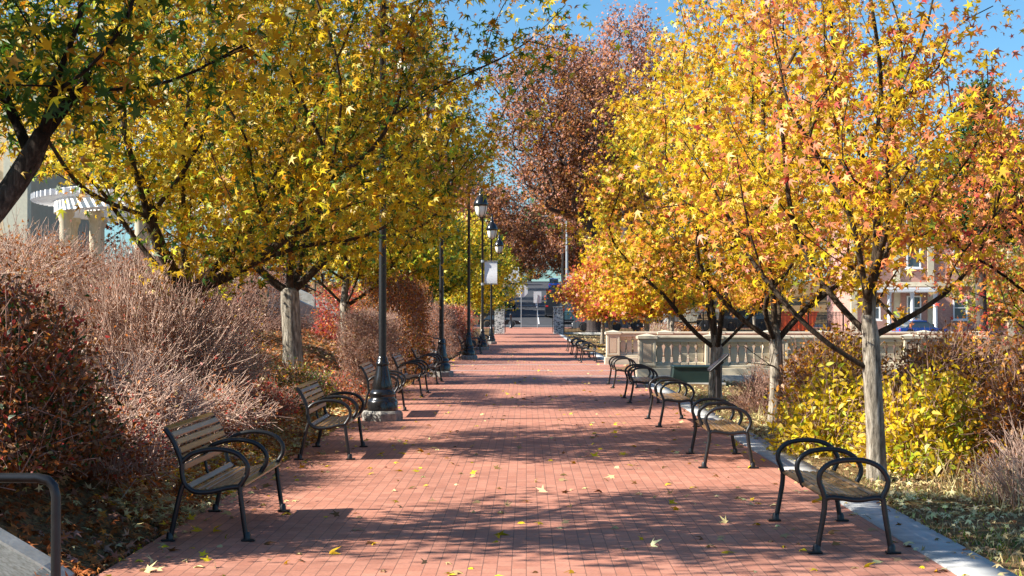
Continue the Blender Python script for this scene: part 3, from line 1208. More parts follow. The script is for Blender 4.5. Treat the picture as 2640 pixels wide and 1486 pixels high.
# ------------------------------------------------------------------ gate, fence, signs
def box_part(name, mat, parent, c, d, bev=0, rz=0):
    return MB().box(c, d, rz=rz, bev=bev).build(name, M[mat], parent)


GATE_Y = 140.0
for (x, lab, gx) in ((-2.4, 'grey rubble stone gate pillar next to the black sedan', .5), (2.9, 'dark stone gate pillar where the iron fence begins', -.5)):
    g = empty('gate_pillar', (x, GATE_Y, float(base_z(GATE_Y))))
    tag(g, lab, 'gate pillar', 'stone pillars either side of the path gate')
    MB().box((0, 0, 1.13), (.88, .88, 2.5), bev=.03).build('shaft', M['pillar_stone'], g)
    MB().box((0, 0, 2.42), (1.0, 1.0, .1), bev=.03).build('cap', M['concrete'], g)
    lf = MB()
    for i in range(14):
        lf.box((gx * (1.0 + 0), .1 + i * .15, 1.1), (.025, .025, 2.0))
    for z in (.25, 1.2, 1.95):
        lf.box((gx, 1.1, z), (.035, 2.1, .05))
    lf.build('gate_leaf', M['metal'], g)


def iron_fence(x0, x1, y, lab, z0, bay=2.9, h=2.0):
    root = empty('iron_fence', (x0, y, z0))
    tag(root, lab, 'fence', 'black iron fences beside the gate')
    L = x1 - x0
    n = max(1, int(L / bay))
    bay = L / n
    for k in range(n):
        m = MB()
        for j in range(int(bay / .125)):
            m.box((k * bay + .06 + j * .125, 0, h / 2 + .05), (.04, .04, h - .1))
        for z in (.16, h - .32, h - .12):
            m.box((k * bay + bay / 2, 0, z), (bay, .04, .045))
        m.build('fence_panel', M['metal'], root)
    for k in range(n + 1):
        MB().box((k * bay, 0, h / 2), (.075, .075, h + .12)).lathe([(.05, h + .06), (.03, h + .12), (0, h + .16)], 6, (k * bay, 0, 0)).build('post', M['metal'], root)
    return root


iron_fence(3.38, 38, GATE_Y, 'long black iron picket fence running from the dark gate pillar past the cream truck', float(base_z(GATE_Y)))
iron_fence(-16, -2.88, GATE_Y, 'black iron picket fence on the hedge side of the grey gate pillar', float(base_z(GATE_Y)))
strip('fence_footing', 3.4, 38, GATE_Y - .25, GATE_Y + .25, M['concrete'], .12, 1, .3)


def sign(name, x, y, h, kind, lab, cat):
    r = empty(name, (x, y, float(base_z(y)) + .05))
    tag(r, lab, cat)
    MB().tube([(0, 0, -.2), (0, 0, h + .3)], .035, 6).build('post', M['steel'], r)
    if kind == 'oct':
        p = [(.42 * math.cos(R(22.5 + 45 * k)), .42 * math.sin(R(22.5 + 45 * k)) + h) for k in range(8)]
        p = [(a * 1.8, h + (b - h) * 1.8) for a, b in p]
    else:
        p = [(-.42, h - .62), (.42, h - .62), (.42, h + .62), (-.42, h + .62)]
    MB().prism(p, .04, .055).build('sign_plate', M['sign_back'], r)
    return r


sign('stop_sign', -.55, 166.5, 4.0, 'oct', 'back of an octagonal sign on a pale post beyond the gate', 'road sign')
sign('road_sign', 1.2, 167.0, 3.3, 'rect', 'back of a small rectangular sign on a post to the side of the octagonal sign', 'road sign')
for (x, lab) in ((-1.45, 'dark bollard in front of the black sedan'), (2.75, 'pale bollard beside the dark gate pillar')):
    b = MB().lathe([(.16, 0), (.15, .1), (.11, .14), (.11, 1.35), (.13, 1.38), (.13, 1.45), (.08, 1.55), (0, 1.58)], 12)
    o = b.build('bollard', M['dark_box'] if x < 0 else M['steel'], None, (x * 1.15, 165.8, float(base_z(165.8)) + .05))
    tag(o, lab, 'bollard')


# ------------------------------------------------------------------ vehicles
def wheel_set(root, L, W, r, xs):
    for x in xs:
        for s in (-1, 1):
            t = MB()
            pr = [(r * .62, -.11), (r * .95, -.11), (r, -.07), (r, .07), (r * .95, .11), (r * .62, .11)]
            t.lathe(pr, 20)
            w = t.build('wheel', M['tyre'], root)
            w.rotation_euler = (math.pi / 2, 0, 0)
            w.location = (x, s * (W / 2 - .1), r)
            rm = MB().lathe([(0, .07), (r * .2, .09), (r * .3, .05), (r * .64, .08), (r * .64, -.08), (0, -.08)], 16)
            for k in range(5):
                a = k * 2 * math.pi / 5
                rm.box((math.cos(a) * r * .38, math.sin(a) * r * .38, .085), (r * .45, r * .12, .03), rz=a)
            rm.build('rim', M['rim'], w)


def make_car(name, lab, cat, loc, rz, L, W, H, paint, kind='sedan', r=.34):
    """+x is the nose"""
    root = empty(name, loc, rz)
    tag(root, lab, cat)
    wb = L * .3
    g = .2
    hb = H * (.58 if kind != 'van' else .5)
    # body side profile with wheel arches
    def arch(cx):
        return [(cx + (r + .07) * math.cos(R(a)), r + (r + .07) * math.sin(R(a))) for a in range(-10, 191, 25)]
    bot = [(L / 2 - .05, g + .1)] + [(x, max(z, g)) for x, z in arch(wb)] + [(x, max(z, g)) for x, z in arch(-wb)] + [(-L / 2 + .05, g + .1)]
    if kind == 'sedan':
        top = [(-L / 2, hb * .75), (-L / 2 + .03, hb * .98), (-L * .36, hb), (L * .18, hb), (L * .42, hb * .86), (L / 2 - .04, hb * .66), (L / 2, hb * .45)]
        cab = [(-L * .4, hb - .02), (-L * .24, H - .05), (-L * .1, H), (L * .03, H - .03), (L * .22, hb - .02)]
    elif kind == 'suv':
        top = [(-L / 2, hb * .6), (-L / 2 + .02, hb), (L * .2, hb), (L * .44, hb * .92), (L / 2, hb * .72), (L / 2, hb * .4)]
        cab = [(-L * .49, hb - .02), (-L * .45, H - .05), (-L * .3, H), (L * .05, H), (L * .22, hb - .02)]
    elif kind == 'pickup':
        top = [(-L / 2, hb * .6), (-L / 2 + .02, hb), (L * .22, hb), (L * .46, hb * .92), (L / 2, hb * .72), (L / 2, hb * .4)]
        cab = [(-L * .12, hb - .02), (-L * .1, H - .05), (-L * .06, H), (L * .1, H), (L * .24, hb - .02)]
    else:
        top = [(-L / 2, hb * .6), (-L / 2, hb), (L * .36, hb), (L * .47, hb * .78), (L / 2, hb * .6), (L / 2, hb * .4)]
        cab = [(-L / 2, hb - .02), (-L / 2 + .03, H - .06), (-L / 2 + .12, H), (L * .2, H), (L * .37, hb - .02)]
    body = MB().prism(top + bot, -W / 2, W / 2)
    t = W * .42
    n = len(cab)
    roof_z = H - .09
    # pillars and roof panel as a slim shell over the glass
    inner = [(x * .985, z) for x, z in cab]
    body.prism([(cab[1][0] - .02, roof_z)] + [(x, z + .015) for x, z in cab[1:-1]] + [(cab[-2][0] + .04, roof_z)], -t - .01, t + .01)
    if kind == 'van':
        body.prism([(-L / 2 - .005, hb - .05), (-L / 2 + .02, H - .05), (-L / 2 + .12, H + .01), (L * .06, H + .01), (L * .06, hb - .05)], -t - .02, t + .02)
    bo = body.build('body', M[paint], root)
    gl = MB()
    vs = [(x, -t - (.04 if z < hb else -.03), z) for x, z in cab] + [(x, t + (.04 if z < hb else -.03), z) for x, z in cab]
    gl.add(vs, [list(range(n)), list(range(n, 2 * n))[::-1]] + [[i, n + i, n + (i + 1) % n, (i + 1) % n] for i in range(n)])
    gl.build('windows', M['glass'], root)
    for s in (-1, 1):
        MB().box((L / 2 - .06, s * W * .36, hb * .66), (.16, W * .2, .14), bev=.03).build('headlight', M['clear_light'], root)
        MB().box((-L / 2 + .02, s * W * .4, hb * .78), (.1, W * .14, .2), bev=.02).build('tail_light', M['red_light'], root)
    for e in (-1, 1):
        MB().box((e * (L / 2 + .01), 0, g + .16), (.14, W * .96, .2), bev=.04).build('bumper', M['dark_box'] if kind != 'sedan' else M[paint], root)
    wheel_set(root, L, W, r, (wb, -wb))
    return root


bz = lambda y: float(base_z(y))
make_car('parked_car', 'black sedan waiting side-on behind the octagonal sign', 'car', (-3.05, 176.3, bz(176.3)), 0, 4.7, 1.8, 1.45, 'black_car', 'sedan')
make_car('box_van', 'tall dark van parked at the roadside behind the dark gate pillar', 'van', (3.6, 204, bz(204) + .01), R(90), 6.2, 2.3, 3.6, 'dark_box', 'van', .42)
make_car('parked_car', 'teal-windowed grey vehicle just above the dark gate pillar', 'car', (4.9, 190, bz(190) + .01), R(90), 4.8, 1.95, 2.6, 'teal_car', 'suv', .4)
make_car('parked_car', 'black parked car on the hill road above the octagonal sign', 'car', (-2.5, 222, bz(222) + .01), R(90), 4.8, 1.9, 1.9, 'black_car', 'suv', .38)
make_car('box_van', 'tall dark van with a red tail light half hidden by the yellow tree', 'van', (-4.1, 205, bz(205) + .01), R(90), 6.0, 2.3, 4.6, 'dark_box', 'van', .42)
make_car('box_van', 'white van far up the hill road', 'van', (-2.6, 330, bz(330) + .01), R(90), 6.4, 2.4, 3.6, 'white_car', 'van', .45)
make_car('parked_car', 'blue parked car at the top of the hill road', 'car', (5.3, 300, bz(300) + .01), R(90), 4.8, 2.0, 2.2, 'blue_car', 'suv', .4)
make_car('parked_car', 'dark car parked up the hill behind the tall dark van', 'car', (5.0, 262, bz(262) + .01), R(90), 4.8, 2.0, 2.2, 'black_car', 'suv', .4)
make_car('pickup_truck', 'grey pickup behind the iron fence near the dark gate pillar', 'pickup truck', (7.2, 152, bz(152) + .02), R(180), 5.4, 1.95, 1.9, 'grey_car', 'pickup', .4)
make_car('parked_car', 'dark van seen through the fence between two tree trunks', 'van', (21.5, 152, bz(152) + .02), R(0), 5.0, 2.0, 2.4, 'dark_box', 'van', .4)
make_car('parked_car', 'bright blue car glimpsed through the shrubs behind the pale tree trunk', 'car', (33.3, 131, float(ground_z(33.3, 131))), R(8), 4.4, 1.8, 1.45, 'blue_car', 'sedan')

# cream mixer truck behind the fence
tk = empty('mixer_truck', (15.0, 151.5, bz(151.5) + .02))
tag(tk, 'cream concrete mixer truck parked behind the black iron fence', 'truck')
MB().box((.2, 0, .95), (8.6, .95, .28), bev=.03).build('chassis', M['dark_box'], tk)
hd = MB().prism([(1.2, .95), (1.45, 1.0), (1.75, 1.62), (2.2, 1.72), (2.75, 1.62), (3.1, 1.2), (3.6, 1.2), (3.7, 1.35), (3.65, 2.15), (3.3, 2.3), (1.35, 2.55), (1.2, 2.5)], -1.15, 1.15)
hd.build('hood', M['cream'], tk)
MB().prism([(-.65, .95), (1.195, .95), (1.195, 2.5), (.85, 3.35), (-.6, 3.4)], -1.15, 1.15).build('cab', M['cream'], tk)
for s in (-1, 1):
    MB().prism([(-.4, 2.4), (.98, 2.4), (.78, 3.15), (-.4, 3.2)], s * 1.158 - .012, s * 1.158 + .012).build('window', M['glass'], tk)
MB().tube([(0, -1.162, 0), (0, -1.17, 0)], .13, 14).build('badge', M['blue_car'], tk).location = (2.2, 0, 2.05)
MB().tube([(-1.45, -1.35, 2.0), (-1.45, -1.2, 2.0), (-1.45, 1.0, 2.0)], [.45, .52, .52], 18).build('water_tank', M['white_car'], tk)
MB().tube([(-1.25, -1.3, .9), (-1.25, -.4, .9)], [.4, .42], 16).build('fuel_tank', M['white_car'], tk)
dr = MB().lathe([(.35, -2.9), (.75, -2.4), (1.2, -1.0), (1.3, .2), (1.15, 1.2), (.7, 1.9), (.5, 2.0)], 22)
d = dr.build('drum', M['beige'], tk)
d.location = (-2.0, 0, 3.0)
d.rotation_euler = (0, R(78), 0)
MB().prism([(-5.2, 3.1), (-4.5, 3.0), (-4.3, 3.9), (-4.9, 4.3), (-5.4, 4.0)], -.6, .6).build('hopper', M['cream'], tk)
for x in (2.25, -2.9, -4.2):
    for s in (-1, 1):
        w = MB().lathe([(.34, -.16), (.5, -.16), (.54, -.1), (.54, .1), (.5, .16), (.34, .16)], 22).build('wheel', M['tyre'], tk)
        w.rotation_euler = (math.pi / 2, 0, 0)
        w.location = (x, s * 1.0, .54)
        MB().lathe([(0, .2), (.1, .2), (.14, .12), (.3, .1), (.36, .14), (.36, -.14), (0, -.14)], 16).build('rim', M['rim'], w)

oc = empty('orange_container', (26.0, 148.5, bz(148)))
tag(oc, 'orange site container standing behind the iron fence', 'container')
MB().prism([(-1.6, .15), (1.2, .15), (1.7, 1.9), (-1.8, 1.9)], -.9, .9).build('tub', M['orange'], oc)
rb = MB()
for k in range(7):
    rb.box((-1.35 + k * .42, -.93, 1.0), (.08, .06, 1.6))
rb.box((0, 0, 1.93), (3.6, 1.95, .1), bev=.03)
rb.build('rib_frame', M['orange'], oc)
MB().box((0, 0, .07), (2.6, 1.6, .14)).build('skid', M['dark_box'], oc)


# ------------------------------------------------------------------ utility poles
def pole(x, y, h, lab, mast=True):
    r = empty('utility_pole', (x, y, bz(y)))
    tag(r, lab, 'utility pole')
    MB().lathe([(.2, 0), (.14, h)], 8).build('pole', M['steel'] if mast else M['cast_stone'], r)
    if mast:
        MB().tube(catmull([(0, 0, h - .4), (-.8, 0, h + .3), (-2.4, 0, h + .6)], 5), .08, 5).box((-2.7, 0, h + .58), (.9, .3, .16), bev=.04).build('lamp_arm', M['steel'], r)
    else:
        MB().box((-.6, 0, h - 1.5), (2.2, .12, .14)).build('cross_arm', M['steel'], r)


pole(5.1, 195, 12.6, 'grey metal street light mast with a long arm above the hill road')
pole(5.5, 236, 17.0, 'pale wooden utility pole with a short cross arm', False)


# ------------------------------------------------------------------ buildings
def window(parent, x, z, w, h, y=0, frame='white_paint', axis='x'):
    f = MB()
    for s in (-1, 1):
        f.box((x + s * (w / 2 + .05), y - .05, z), (.12, .14, h + .24))
        f.box((x, y - .05, z + s * (h / 2 + .06)), (w - .02, .14, .12))
    f.box((x, y - .03, z), (w - .02, .06, .07))
    f.box((x, y - .1, z - h / 2 - .17), (w + .5, .24, .1))
    o = f.build('window', M[frame], parent)
    MB().box((x, y - .012, z), (w, .02, h)).build('pane', M['glass'], o)


hb_ = empty('brick_building', (31, 138, -.4))
tag(hb_, 'red brick building with cream window trim seen through the orange tree', 'building')
MB().box((9, 6, 6.5), (22, 11.9, 13)).build('wall', M['red_brick'], hb_)
pl = MB()
for x in (-1.9, 1.9, 4.9, 12, 19.9):
    pl.box((x, -.02, 5.8), (.55, .3, 11.6))
for z in (4.6, 9.4, 12.7):
    pl.box((9, -.06, z), (22.3, .34, .4))
pl.build('trim', M['cast_stone'], hb_)
MB().prism([(-2.6, 13), (20.6, 13), (18, 16), (0, 16)], -.5, 12.5).build('roof', M['grey_car'], hb_)
for x in (-.2, 3.4, 7.5, 10, 14, 17):
    for z in (2.5, 7.1, 10.9):
        window(hb_, x, z, 1.05, 1.9, -.02)
po = MB()
po.box((1.7, -1.6, 4.05), (6.4, 2.9, .4), bev=.05)
for x in (-1.2, .6, 2.6, 4.6):
    po.lathe([(.26, .4), (.2, .6), (.18, 3.6), (.26, 3.85)], 10, (x, -2.7, 0))
po.box((1.7, -1.6, .2), (6.4, 3.2, .4))
po.build('porch', M['white_paint'], hb_)

lb = empty('stucco_building', (-26, 64, 2.0))
tag(lb, 'beige stucco building with cream corner pilasters behind the pergola', 'building')
MB().box((0, 5, 5.5), (10.4, 9.9, 11.6)).build('wall', M['stucco'], lb)
p2 = MB()
for x in (-5, 0.4, 4.9):
    p2.box((x, .0, 5.4), (1.0, .5, 11.4))
p2.box((0, 0, 11.0), (11, .6, .7))
p2.box((0, -.04, .5), (10.6, .5, 1.2))
p2.build('pilaster', M['cream'], lb)
for x in (-2.3, 2.6):
    for z in (2.8, 7.4):
        window(lb, x, z, 1.2, 2.3, .03)
MB().box((0, 5, 11.5), (11.2, 10.8, .4), bev=.1).build('roof', M['concrete'], lb)

# ------------------------------------------------------------------ pergola on the terrace
pg = empty('pergola', (-9.2, 48.6, 2.2))
tag(pg, 'curved white slatted pergola on cream stone columns above the hedge', 'pergola')
r1, r2 = 4.2, 5.6
a0, a1 = R(98), R(266)
na = 26
zt = 2.55
for rr in (r1 + .25, r2 - .25):
    bm_ = MB()
    for k in range(na):
        b0, b1 = a0 + (a1 - a0) * k / na, a0 + (a1 - a0) * (k + 1) / na
        c = [(q * math.cos(b), q * math.sin(b)) for q in (rr - .07, rr + .07) for b in (b0, b1)]
        bm_.prism([c[0], c[1], c[3], c[2]], zt, zt + .36, 'z')
    bm_.build('ring_beam', M['white_paint'], pg)
rf = MB()
for k in range(48):
    b = a0 + (a1 - a0) * (k + .5) / 48
    rm_ = (r1 + r2) / 2
    rf.box((rm_ * math.cos(b), rm_ * math.sin(b), zt + .46), (r2 - r1 + 1.0, .07, .18), rz=b)
rf.build('rafters', M['white_paint'], pg)
rl = MB()
for rr in np.linspace(r1 - .1, r2 + .1, 7):
    for k in range(na):
        b0, b1 = a0 + (a1 - a0) * k / na, a0 + (a1 - a0) * (k + 1) / na
        c = [(q * math.cos(b), q * math.sin(b)) for q in (rr - .03, rr + .03) for b in (b0, b1)]
        rl.prism([c[0], c[1], c[3], c[2]], zt + .552, zt + .6, 'z')
rl.build('lath', M['white_paint'], pg)
for k in range(4):
    b = R((172, 134, 215, 252)[k])
    for rr in (r1 + .25, r2 - .25):
        MB().lathe([(.26, -.3), (.26, .12), (.2, .18), (.19, .25), (.17, 2.2), (.2, 2.26), (.2, 2.32), (.26, 2.4), (.26, 2.545)], 14, (rr * math.cos(b), rr * math.sin(b), 0)).build('column', M['cast_stone'], pg)
gz = lambda x, y: float(ground_z(x, y))
LW = dict(yellow=1.4, gold=.9, amber=.5, green=.75, lime=.5)
# ------------------------------------------------------------------ hedge-side row of turning trees
LPROF = [(1.55, 2.2), (2.0, 3.4), (3.0, 4.1), (4.4, 4.3), (5.6, 3.7), (6.8, 2.4), (7.6, .5)]
lt = 'turning sweetgums on the bank along the hedges'
make_tree('sweetgum_tree', 'nearest green and yellow sweetgum, its dark leaning limb cutting the upper corner', (-4.75, 11.4, gz(-4.75, 11.4)),
          [(2.2, 1.6), (2.7, 2.7), (3.4, 3.3), (4.4, 3.4), (5.4, 2.7), (6.4, 1.2)], .17, 1.0, 3.0, 300, 34, .15, dict(yellow=.6, gold=.9, amber=.5, green=1.5, lime=.3), 101, lt,
          bark='dark_bark', cluster=.26, squash=(1, .72), bounds=lambda C: C[:, 0] > -2.0, limbs=[(1.0, 2.2, .4, 3.2), (.95, -1.2, .6, 2.6), (1.0, .3, 1.2, 2.8)], bias=(-.4, -.4, .4))
make_tree('sweetgum_tree', 'big yellow sweetgum with dark forking trunk rising from the bare twiggy shrub', (-4.32, 19.8, gz(-4.32, 19.8)),
          LPROF, .17, 1.35, 4.6, 560, 44, .135, LW, 202, lt, dark=(.12, .16), squash=(1, .66), bounds=lambda C: ~((C[:, 0] < -1.2) & (C[:, 2] < 2.75)) & ~((C[:, 0] < -.5) & (C[:, 2] < 2.25)) & (C[:, 0] > -2.5), limbs=[(1.3, 2.6, -.6, 1.9), (1.35, -1.6, .4, 2.4), (1.2, 1.5, .9, 2.8), (1.5, -.6, -1.3, 2.4)])
make_tree('sweetgum_tree', 'yellow sweetgum with a stout pale trunk forking low, behind the second bench', (-4.4, 29.0, gz(-4.4, 29.0)),
          [(1.9, 1.3), (2.4, 2.5), (3.05, 3.3), (3.8, 3.8), (4.6, 4.0), (6.2, 3.6), (7.4, 2.6), (8.4, 1.4), (9.0, .3)], .18, 1.4, 4.8, 520, 40, .135, LW, 303, lt, dark=(.12, .17), squash=(1, .66), bounds=lambda C: ~((C[:, 0] < -1.6) & (C[:, 2] < 3.3)) & (C[:, 0] > -3.4), limbs=[(1.3, 1.4, .3, 2.2), (1.35, -1.5, -.3, 2.0), (1.4, .3, 1.2, 2.4)])
make_tree('sweetgum_tree', 'yellow sweetgum with slim pale trunk just left of the first lamp post', (-4.45, 38.2, gz(-4.45, 38.2)),
          [(1.9, 1.2), (2.4, 2.2), (3.2, 3.0), (4.4, 3.2), (5.6, 2.8), (6.8, 1.9), (7.6, .4)], .125, 1.15, 4.4, 340, 34, .16, dict(LW, gold=1.2), 404, lt, squash=(1, .72), bounds=lambda C: ~((C[:, 0] < -1.8) & (C[:, 2] < 3.9)), limbs=[(1.05, 1.6, .2, 1.7), (1.1, -1.0, .3, 2.1), (1.15, .7, -.8, 2.0)])
FAR = [(-5.0, 58.5, 5.8, 2.5, 505, 'yellow sweetgum just past the pale stairs behind the third lamp post'),
       (-5.4, 66.5, 6.8, 2.6, 506, 'yellow-green sweetgum behind the banner lamp post'),
       (-5.2, 84.5, 7.8, 2.9, 507, 'green and yellow sweetgum to the side of the white banner'),
       (-3.9, 101, 8.6, 3.2, 508, 'yellow sweetgum behind the two hanging lanterns'),
       (-3.5, 121, 9.8, 3.4, 509, 'tall yellow sweetgum beside the grey stone gate pillar')]
for (x, y, h, r_, sd, lab) in FAR:
    make_tree('sweetgum_tree', lab, (x, y, gz(x, y)), [(1.9, r_ * .5), (2.6, r_ * .9), (h * .45, r_), (h * .7, r_ * .75), (h * .9, r_ * .35), (h, .1)], .13, 1.3, h * .7, 220, 26, .24,
              dict(yellow=1.2, gold=.5, green=.7, lime=.7), sd, lt, shape='burst', cluster=.32, min_r=.01)

# ------------------------------------------------------------------ lawn-side row
rt = 'turning sweetgums in the grass along the kerb'
RW = dict(yellow=1.0, gold=1.0, orange=.6, salmon=.95, amber=.4, red=.22, lime=.22)
off1 = lambda z: -.1 - .05 * np.maximum(z - 2.5, 0)
n1 = make_tree('sweetgum_tree', 'orange and pink sweetgum with pale trunk, the closest tree in the grass', (3.64, 16.3, gz(3.64, 16.3)),
               [(1.85, .6), (2.3, 1.35), (3.0, 1.95), (4.2, 1.7), (5.2, 1.35), (6.2, .9), (7.2, .2)], .097, 1.5, 5.8, 330, 17, .12, RW, 611, rt, off=off1, cluster=.17,
               limbs=[(1.3, -1.0, -.2, .75), (1.35, 1.25, .2, .8), (1.6, -.9, .5, 1.5), (1.7, .8, -.3, 1.7), (1.8, -.3, -.5, 1.9), (2.2, .7, .5, 2.0)], inner=.6, dark=(.055, .075),
               extra=[(1.5, 0, 4.0), (1.75, .1, 3.6), (1.9, .2, 4.2), (1.6, -.2, 4.9), (1.3, .1, 5.0), (1.85, 0, 3.2), (1.7, .3, 4.6), (2.0, .1, 3.9)])
make_tree('sweetgum_tree', 'golden orange sweetgum with dark spreading limbs behind the yellow shrub', (3.9, 24.4, gz(3.9, 24.4)),
          [(1.95, 1.1), (2.5, 2.1), (3.6, 2.65), (5.0, 2.45), (6.4, 1.8), (7.6, 1.0), (8.6, .2)], .105, 1.3, 6.5, 420, 26, .125, dict(RW, yellow=1.3, salmon=.35, red=.06), 622, rt, cluster=.2,
          limbs=[(1.2, -1.5, .1, 1.6), (1.3, .9, .2, 1.6), (1.45, -.6, -.8, 1.9), (1.3, .3, .9, 1.8)],
          extra=[(-.55, -.5, 1.25), (-.35, -.6, 1.05), (-.2, -.5, .95), (-.5, -.55, 1.0), (-.1, -.6, 1.2)])
make_tree('sweetgum_tree', 'yellow and green sweetgum with pale V-shaped trunk in front of the near balustrade', (3.88, 31.7, gz(3.88, 31.7)),
          [(2.0, 1.2), (2.5, 2.3), (3.3, 2.8), (4.4, 3.0), (5.4, 2.7), (6.6, 2.0), (7.8, 1.15), (9.0, .2)], .13, 1.0, 7.0, 480, 30, .13, dict(yellow=1.1, gold=1.0, amber=.5, orange=.35, lime=.35, green=.3), 633, rt, cluster=.22,
          limbs=[(.95, -1.2, 0, 1.4), (1.05, 1.2, .1, 1.7), (1.1, .1, -.9, 1.9), (1.3, -.4, .7, 1.9)])
for (x, y, h, r_, wts, sd, lo, lab) in ((5.6, 72, 6.2, 2.3, dict(yellow=.8, gold=.8, orange=.8, red=.25), 701, 1.7, 'small orange-yellow sweetgum just past the far balustrade pillar'),
                                  (4.6, 85, 6.6, 2.5, dict(yellow=1, gold=.7, orange=.7, red=.6, salmon=.4), 702, 1.55, 'small orange-red sweetgum overhanging the farthest backless benches'),
                                  (4.8, 98, 6.8, 2.6, dict(yellow=.8, orange=.9, red=.7, crimson=.4), 703, 1.7, 'red-tinged sweetgum close to the dark stone gate pillar'),
                                  (8.6, 92, 6.6, 2.6, dict(yellow=1, gold=1, orange=.5), 704, 2.5, 'golden sweetgum in front of the iron fence and cream truck'),
                                  (10.8, 118, 7.2, 2.7, dict(rust=1, brown=.7, orange=.5), 705, 2.7, 'small rust brown tree beside the iron fence'),
                                  (19.4, 132, 7.5, 2.8, dict(gold=1, yellow=.7, orange=.4), 706, 2.5, 'golden tree with slim grey trunk before the orange container')):
    make_tree('sweetgum_tree', lab, (x, y, gz(x, y)), [(lo, r_ * .5), (lo + .5, r_ * .9), (max(h * .42, lo + .8), r_), (h * .7, r_ * .75), (h * .9, r_ * .35), (h, .1)], .12, 1.05, h * .7, 210, 24, .22,
              wts, sd, rt, shape='burst', cluster=.3, min_r=.01)

# ------------------------------------------------------------------ big bare trees far behind
ot = 'tall half-bare trees beyond the gate'


def oak(x, y, h, r_, low_, sd, lab, wts, npts=420, per=9, leaf=.3, trunk=.5, cl=.6, twig='far_twig', tip=.024, off=None):
    return make_tree('oak_tree', lab, (x, y, gz(x, y)), [(low_, r_ * .45), (low_ + (h - low_) * .25, r_ * .9), (low_ + (h - low_) * .5, r_), (low_ + (h - low_) * .8, r_ * .75), (h, r_ * .15)], trunk, low_ * .9, h * .7,
                     int(npts * 1.7), int(per * 3.2), leaf * .72, wts, sd, ot, shape='burst', bark=twig, cluster=cl, tip=tip, off=off, along=.2, tint_scale=.3, mat='dry_leaf')


RUST = dict(rust=1.0, brown=1.0, pinkbrown=.8, amber=.15)
oak(6.6, 150, 29, 9, 11, 801, 'tall brown oak with dark leaning limbs above the gate', RUST, 620, 12, .42, trunk=.8, tip=.03, off=lambda z: -.22 * np.maximum(z - 9, 0) + .4)
oak(11.5, 178, 37, 8.5, 15, 802, 'tallest half-bare oak with pinkish leaf tips against the sky', dict(pinkbrown=1, rust=.7), 560, 8, .5, trunk=.8, tip=.028)
oak(-12, 132, 27, 7, 7, 803, 'purple-red tree whose top shows above the yellow crowns', dict(crimson=.3, rust=.8, brown=.6), 260, 12, .4)
oak(-9.5, 213, 18, 7, 3, 804, 'brown oak on the verge at the foot of the hill road', RUST, 300, 9, .55)
oak(11, 240, 26, 11, 3, 805, 'reddish brown oak right of the wooden utility pole', RUST, 420, 14, .6)
oak(22, 200, 27, 11, 4, 806, 'bare brown tree behind the golden sweetgums', RUST, 320, 9, .55)
oak(-12, 235, 24, 11, 3, 807, 'rusty tree on the hill above the dark van', RUST, 380, 14, .6)
oak(-30, 210, 22, 12, 3, 808, 'broad rusty tree far behind the hedges', RUST, 320, 12, .6)
oak(40, 260, 26, 14, 3, 809, 'broad brown tree far behind the brick building', RUST, 320, 12, .6)
oak(13, 330, 22, 9, 3, 810, 'brown tree at the top of the hill road', RUST, 300, 16, .7)
oak(-10, 258, 20, 8, 3, 813, 'rusty tree on the verge shading the hill road', RUST, 320, 14)
oak(-10, 300, 18, 8, 2.5, 814, 'russet tree shading the upper hill road', RUST, 300, 14)
oak(1, 450, 22, 15, 1.5, 815, 'broad tree closing the far end of the hill road', RUST, 300, 14, .8)
oak(-24, 78, 15, 6, 2, 816, 'reddish tree behind the pergola', dict(rust=1, red=.4, orange=.4, brown=.6), 260, 12, .35)
oak(-15, 84, 13, 5.5, 2, 817, 'brown tree behind the pergola columns', RUST, 260, 12, .35)
oak(-6, 380, 24, 14, 2, 811, 'bare brown tree beyond the white van', RUST, 300, 16, .8)
oak(18, 380, 26, 16, 2, 812, 'wide brown tree on the skyline past the hill road', RUST, 320, 16, .8)
make_tree('evergreen_tree', 'dark green pine crown behind the brown oaks over the road', (6.2, 262, gz(6.2, 262)), [(12, 3), (14, 6.5), (16, 4.5), (18, 6), (20.5, 3), (22, .5)], .3, 10, 18, 240, 20, .6,
          dict(darkgreen=1, green=.3), 821, None, shape='burst', bark='far_twig', cluster=.6, tip=.03, mat='needle')
make_tree('evergreen_tree', 'dark blue-green conifer behind the orange sweetgum near the top corner', (16.4, 56, gz(16.4, 56)), [(4.6, 2.2), (6, 2.2), (7.6, 1.5), (9.4, .8), (10.6, .1)], .2, 3, 10, 300, 60, .16,
          dict(darkgreen=1.2, green=.15), 822, None, shape='kite', bark='dark_bark', cluster=.26, tip=.012, mat='needle')
make_tree('broadleaf_tree', 'olive green and tan tree behind the sweetgum at the edge of the view', (24.5, 76, gz(24.5, 76)), [(1.5, 2.4), (3, 3.4), (5, 3.2), (7, 1.4), (7.8, .2)], .2, 1.2, 6, 260, 40, .2,
          dict(lime=.4, tan=.7, amber=.4, green=.35), 823, None, shape='burst', bark='dark_bark', cluster=.4, tip=.012)
make_tree('orange_maple', 'orange and red maple by the edge of the view beyond the brown shrubs', (9.2, 27.5, -.1), [(1.2, 1.2), (2.4, 2.1), (3.8, 2.2), (5.2, 1.2), (6.0, .2)], .11, 1.0, 4.6, 230, 20, .13,
          dict(orange=1, salmon=.8, red=.6, gold=.5), 825, None, shape='star', bark='dark_bark', cluster=.22)

# ------------------------------------------------------------------ hedge side shrubs
hs = 'shrubs and hedges on the bank'
DRY = dict(rust=1.2, red=.5, brown=.7, orange=.5, tan=.5, salmon=.4, pale=.25)


